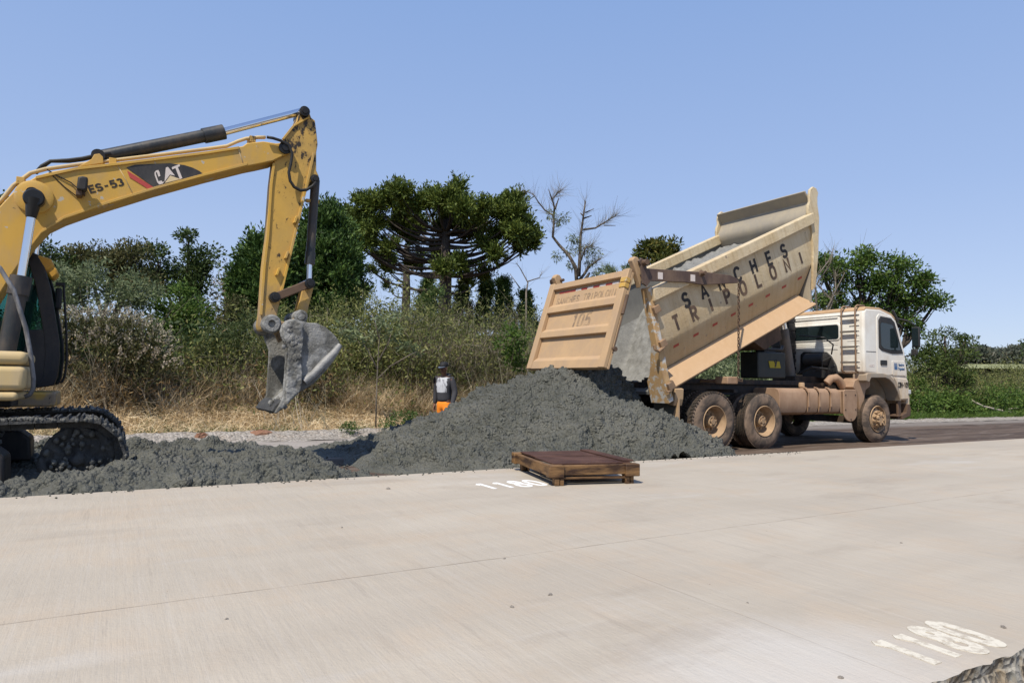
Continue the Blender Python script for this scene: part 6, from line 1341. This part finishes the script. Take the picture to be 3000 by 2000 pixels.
# leafless stalks, fallen branch, red stones
b = rd(3.25, 15.3, .1); sk = thing('dry_stalks', 'bleached leafless stalks standing in the straw below the bucket', 'dry stalks', b); cl = Cloud(); n = 26
P = rng.normal(size=(n, 3))*np.array([.5, .25, 0]); cl.add(ribbons(P, unit(rdir(n)*np.array([.5, .5, 0])+np.array([-.1, 0, 1])), rng.uniform(.6, 1.5, n), .018, (0, 0, 0), 6, .5)); cl.build('stalks', L_TIP, sk)
def on_z(px, py, z): q = ray(px, py); return CP+q*((z-CAMH)/q.z)
def at_d(px, py, d): r, z = on_d(px, py, d); return rd(r, d, z)
mb = MB(); mb.tube([at_d(x, y, 15.4) for x, y in ((2845, 1172), (2880, 1190), (2930, 1202), (3010, 1218), (3080, 1235))], [.035, .045, .055, .06, .05], 8); mb.tube([at_d(x, y, 15.5) for x, y in ((2930, 1202), (2970, 1195), (3020, 1200))], [.03, .02, .01], 6)
o = mb.build('fallen_branch', concrete_mat('bleached_wood', (.38, .32, .25), (.52, .45, .36), .85, .01), smooth=True); tag(o, 'bleached fallen branch lying in the scrub at far right', 'branch')
mb = MB(); mb.tube([at_d(x, y, 14.9) for x, y in ((380, 1289), (450, 1291), (530, 1295))], [.03, .035, .03], 8); o = mb.build('fallen_pole', concrete_mat('grey_wood', (.30, .26, .2), (.42, .37, .30), .85, .01), smooth=True); tag(o, 'thin grey pole lying on the straw right of the track', 'pole')
REDS = concrete_mat('red_soil_stone', (.18, .085, .05), (.30, .17, .11), .9, .02)
for k, (px, lab) in enumerate(((765, 'larger reddish clod on the gravel berm below the bucket'), (590, 'smaller reddish clod on the berm right of the track'))):
    mb = MB(); rs_.seed(50+k); s_ = (.16, .12)[k]; mb.ball((0, 0, s_*.3), s_, 8, (1.5, .8, .6)); mb.v = [(x+rs_.uniform(-.02, .02), y+rs_.uniform(-.02, .02), z+rs_.uniform(-.02, .02)) for x, y, z in mb.v]
    o = mb.build('red_clod', REDS, smooth=False); r_, _z = on_d(px, 1290, 14.5); o.location = rd(r_, 14.5, .04); o.rotation_euler = (0, 0, ROAD+k); tag(o, lab, 'clod of soil')
# far tree line on the rise to the right
cl = Cloud(); C_ = []
for k in range(420):
    px = rng.uniform(2780, 3100); Y = rng.uniform(150, 175); C_.append(np.array(onY(px, rng.uniform(1032, 1066)+ (6*math.sin(px*.05)), Y)))
clump_leaves(cl, np.array(C_), 2.0, 40, .9, .5); o = cl.build('far_woodland', leaf_mat('far_leaves', [(.06, .075, .06), (.09, .10, .075), (.14, .13, .10)], .1, clump=.1)); tag(o, 'distant dark woodland on the horizon at far right', 'woodland', kind='stuff')
cl = Cloud(); C_ = []
for k in range(900):
    px = rng.uniform(-900, 2300); Y = rng.uniform(80, 100); C_.append(np.array(onY(px, rng.uniform(1010, 1085), Y)))
clump_leaves(cl, np.array(C_), 2.4, 30, 1.1, .6); o = cl.build('woodland', L_DARK); tag(o, 'dark woodland far behind the thicket', 'woodland', kind='stuff')
mb = MB(); v = [onY(2700, 1061, 180), onY(3400, 1061, 180), onY(3400, 1082, 100), onY(2700, 1078, 100)]
mb.add(v, [(0, 1, 2, 3)]); mb.add([v[0], v[1], Vector((v[1].x, v[1].y, -5)), Vector((v[0].x, v[0].y, -5))], [(0, 1, 2, 3)]); pass
fm = MT('far_field', .95, .1); fm.col(fm.mix(fm.noise(.05, detail=4), (.20, .22, .10), (.27, .27, .15))); o = mb.build('hill_field', fm.m); tag(o, kind='structure')

# ------------------------------------------------------------------ the man walking behind the heap
SKIN = MT('brown_skin', .55, .35).col((.16, .075, .045)).m
HOOD = paint('charcoal_hoodie', (.045, .045, .052), (.07, .07, .08), .3, .9, scale=6)
PRN = MT('printed_front', .85, .2); pn = PRN.noise(7, (1, 1, .6), detail=5, dist=1.5); PRN.col(PRN.mix(PRN.ramp(pn, .50, .60), (.46, .47, .50), (.14, .14, .16))); PRN = PRN.m
ORG = MT('orange_trousers', .75, .3).col((.85, .25, .02)).m
CAPM = paint('black_cap', (.014, .014, .016), (.03, .03, .03), .3, .7, scale=8)
pb_ = onY(1303, horizon(1303), 15.0); pb_.z = -.05
man = thing('person', 'man in charcoal printed hoodie, black cap and orange trousers looking down', 'person', pb_, math.radians(-118))   # local +x is where he faces
def skinned(name, nodes, edges, mat, parent, sub=2):
    """nodes: name -> (x,y,z,rx,ry)"""
    me = bpy.data.meshes.new(name); keys = list(nodes); me.from_pydata([nodes[k][:3] for k in keys], [(keys.index(a), keys.index(b)) for a, b in edges], [])
    o = bpy.data.objects.new(name, me); COL.objects.link(o); o.parent = parent
    sk = o.modifiers.new('skin', 'SKIN'); sk.use_smooth_shade = True
    if not me.skin_vertices: 
        bpy.context.view_layer.objects.active = o; bpy.ops.object.select_all(action='DESELECT'); o.select_set(True)
        bpy.ops.mesh.customdata_skin_add()
    for i, k in enumerate(keys):
        v = nodes[k]; sv_ = me.skin_vertices[0].data[i]; sv_.radius = (v[3], v[4] if len(v) > 4 else v[3]); sv_.use_root = (i == 0)
    s = o.modifiers.new('sub', 'SUBSURF'); s.levels = s.render_levels = sub
    bpy.context.view_layer.update(); dg = bpy.context.evaluated_depsgraph_get(); me2 = bpy.data.meshes.new_from_object(o.evaluated_get(dg)); o.modifiers.clear(); o.data = me2
    me2.materials.clear(); me2.materials.append(mat); me2.polygons.foreach_set('use_smooth', [True]*len(me2.polygons)); return o
def L3(a, b, t): return tuple(a[i]+(b[i]-a[i])*t for i in range(3))
hL, hR = (.10, .275, .745), (-.04, -.275, .75)        # wrists
def hand(nodes, edges, w, sgn, tag_):
    nodes['palm'+tag_] = (w[0]+.02, w[1], w[2]-.05, .018, .036); edges.append(('wr'+tag_, 'palm'+tag_))
    for k, (dy, l) in enumerate(((.030, .070), (.010, .080), (-.010, .075), (-.028, .060))):
        a = (w[0]+.025+dy*.9, w[1]+.0, w[2]-.085, .0095); b = (a[0]+.012, a[1]-sgn*.012, a[2]-l*.5, .0085); c = (b[0]+.0, b[1]-sgn*.022, b[2]-l*.45, .007)
        for n_, v in (('a', a), ('b', b), ('c', c)): nodes['f%d%s%s' % (k, n_, tag_)] = v
        edges += [('palm'+tag_, 'f%da%s' % (k, tag_)), ('f%da%s' % (k, tag_), 'f%db%s' % (k, tag_)), ('f%db%s' % (k, tag_), 'f%dc%s' % (k, tag_))]
    nodes['t1'+tag_] = (w[0]+.055, w[1]-sgn*.005, w[2]-.055, .0105); nodes['t2'+tag_] = (w[0]+.075, w[1]-sgn*.012, w[2]-.088, .009); edges += [('palm'+tag_, 't1'+tag_), ('t1'+tag_, 't2'+tag_)]
nd = {'pel': (0, 0, .88, .12, .15), 'ab': (.0, 0, 1.02, .105, .135), 'ch': (.0, 0, 1.22, .11, .155), 'nk0': (.01, 0, 1.36, .06, .07), 'nk': (.03, 0, 1.42, .05, .052), 'hd1': (.06, 0, 1.475, .068, .062), 'hd2': (.065, 0, 1.545, .092, .075), 'hd3': (.05, 0, 1.60, .085, .07)}
ed = [('pel', 'ab'), ('ab', 'ch'), ('ch', 'nk0'), ('nk0', 'nk'), ('nk', 'hd1'), ('hd1', 'hd2'), ('hd2', 'hd3')]
for s_, w, t_ in ((1, hL, 'L'), (-1, hR, 'R')):
    nd['sh'+t_] = (.0, s_*.175, 1.33, .052); nd['el'+t_] = (-.03 if s_ > 0 else -.05, s_*.255, 1.03, .04); nd['wr'+t_] = (*w, .024, .030)
    ed += [('ch', 'sh'+t_), ('sh'+t_, 'el'+t_), ('el'+t_, 'wr'+t_)]; hand(nd, ed, w, s_, t_)
    fx = .12 if s_ > 0 else -.10
    nd['hp'+t_] = (0, s_*.09, .82, .085); nd['kn'+t_] = (fx*.6+.03, s_*.10, .46, .055); nd['an'+t_] = (fx, s_*.10, .09, .035); nd['ft'+t_] = (fx+.08, s_*.11, .04, .034); nd['to'+t_] = (fx+.18, s_*.115, .03, .026)
    ed += [('pel', 'hp'+t_), ('hp'+t_, 'kn'+t_), ('kn'+t_, 'an'+t_), ('an'+t_, 'ft'+t_), ('ft'+t_, 'to'+t_)]
body = skinned('body', nd, ed, SKIN, man)
mb = MB()                               # face: nose, brow, lips, ears as one mesh joined to the head, eyes
mb.ball((.155, 0, 1.525), .014, 6, (1.3, .9, 1.4)); mb.ball((.148, 0, 1.492), .018, 6, (.7, 1.3, .5)); mb.ball((.125, 0, 1.468), .025, 6, (.9, 1.1, .8))
for s_ in (-1, 1): mb.ball((.05, s_*.078, 1.525), .022, 6, (.8, .4, 1.3)); mb.ball((.138, s_*.03, 1.552), .018, 6, (.7, 1.3, .45))
mb.build('face', SKIN, body, smooth=True)
mb = MB()
for s_ in (-1, 1): mb.ball((.143, s_*.031, 1.540), .0095, 6)
mb.build('eye', MT('dark_eye', .3, .5).col((.03, .02, .015)).m, body, smooth=True)
nh = {'b0': (0, 0, .80, .145, .175), 'b1': (0, 0, .90, .15, .175), 'b2': (.01, 0, 1.05, .15, .175), 'b3': (.01, 0, 1.22, .145, .185), 'b4': (.0, 0, 1.33, .10, .12), 'b5': (.01, 0, 1.385, .075, .085)}
eh = [('b0', 'b1'), ('b1', 'b2'), ('b2', 'b3'), ('b3', 'b4'), ('b4', 'b5')]
for s_, w, t_ in ((1, hL, 'L'), (-1, hR, 'R')):
    nh['s'+t_] = (0, s_*.185, 1.315, .075); e = nd['el'+t_]; nh['e'+t_] = (e[0], e[1], e[2], .068); nh['w'+t_] = (w[0]-.005, w[1], w[2]+.055, .052); nh['c'+t_] = (w[0], w[1], w[2]+.02, .040); eh += [('b3', 's'+t_), ('s'+t_, 'e'+t_), ('e'+t_, 'w'+t_), ('w'+t_, 'c'+t_)]
hd = skinned('hoodie', nh, eh, HOOD, man)
hd.data.materials.append(PRN)
for p in hd.data.polygons:
    c = p.center
    if c.x > .05 and abs(c.y) < .135 and 1.02 < c.z < 1.345 and p.normal.x > .25: p.material_index = 1
nk = {'a': (-.08, 0, 1.36, .06, .10), 'b': (-.085, .0, 1.405, .045, .09)}
skinned('hood', {'a': (-.06, -.085, 1.385, .035), 'b': (-.10, -.04, 1.40, .045), 'c': (-.11, .0, 1.41, .048), 'd': (-.10, .04, 1.40, .045), 'e': (-.06, .085, 1.385, .035), 'f': (.02, .09, 1.37, .025), 'g': (.02, -.09, 1.37, .025)}, [('a', 'b'), ('b', 'c'), ('c', 'd'), ('d', 'e'), ('e', 'f'), ('a', 'g')], HOOD, hd)
nt = {'w': (0, 0, .86, .125, .155), 'c': (0, 0, .78, .12, .15)}; et = [('w', 'c')]
for s_, t_ in ((1, 'L'), (-1, 'R')):
    k_, a_ = nd['kn'+t_], nd['an'+t_]; nt['h'+t_] = (0.01, s_*.095, .70, .098); nt['k'+t_] = (k_[0], k_[1], k_[2], .080); nt['a'+t_] = (a_[0]-.01, a_[1], .12, .065); et += [('c', 'h'+t_), ('h'+t_, 'k'+t_), ('k'+t_, 'a'+t_)]
skinned('trousers', nt, et, ORG, man)
for s_, t_ in ((1, 'L'), (-1, 'R')):
    f_ = nd['ft'+t_]; skinned('boot', {'a': (f_[0]-.09, f_[1], .12, .055), 'b': (f_[0]-.08, f_[1], .05, .052), 'c': (f_[0]+.03, f_[1], .045, .050), 'd': (f_[0]+.12, f_[1], .035, .038)}, [('a', 'b'), ('b', 'c'), ('c', 'd')], PLBLK, man)
mb = MB(); mb.lathe([(.094, 0), (.098, .03), (.090, .07), (.060, .098), (.0001, .108)], (.045, 0, 1.585), 'z', 24); mb.v = [(x+(x-.045)*.12, y*.92, z-.12*(x-.045)) for x, y, z in mb.v]
cap = mb.build('cap', CAPM, man, smooth='auto')
mb = MB(); pts = [(.10+.095*math.cos(a), .082*math.sin(a)) for a in [math.radians(-90+15*i) for i in range(13)]]; pts = [(.09, -.082)]+pts+[(.09, .082)]
mb.prism(pts, 1.572, 1.582, lambda u, v, w: (u+.02, v, w-(u-.1)*.25)); mb.build('cap_brim', paint('blue_grey_brim', (.10, .13, .18), (.2, .22, .26), .4, .5), cap, bevel=.003)
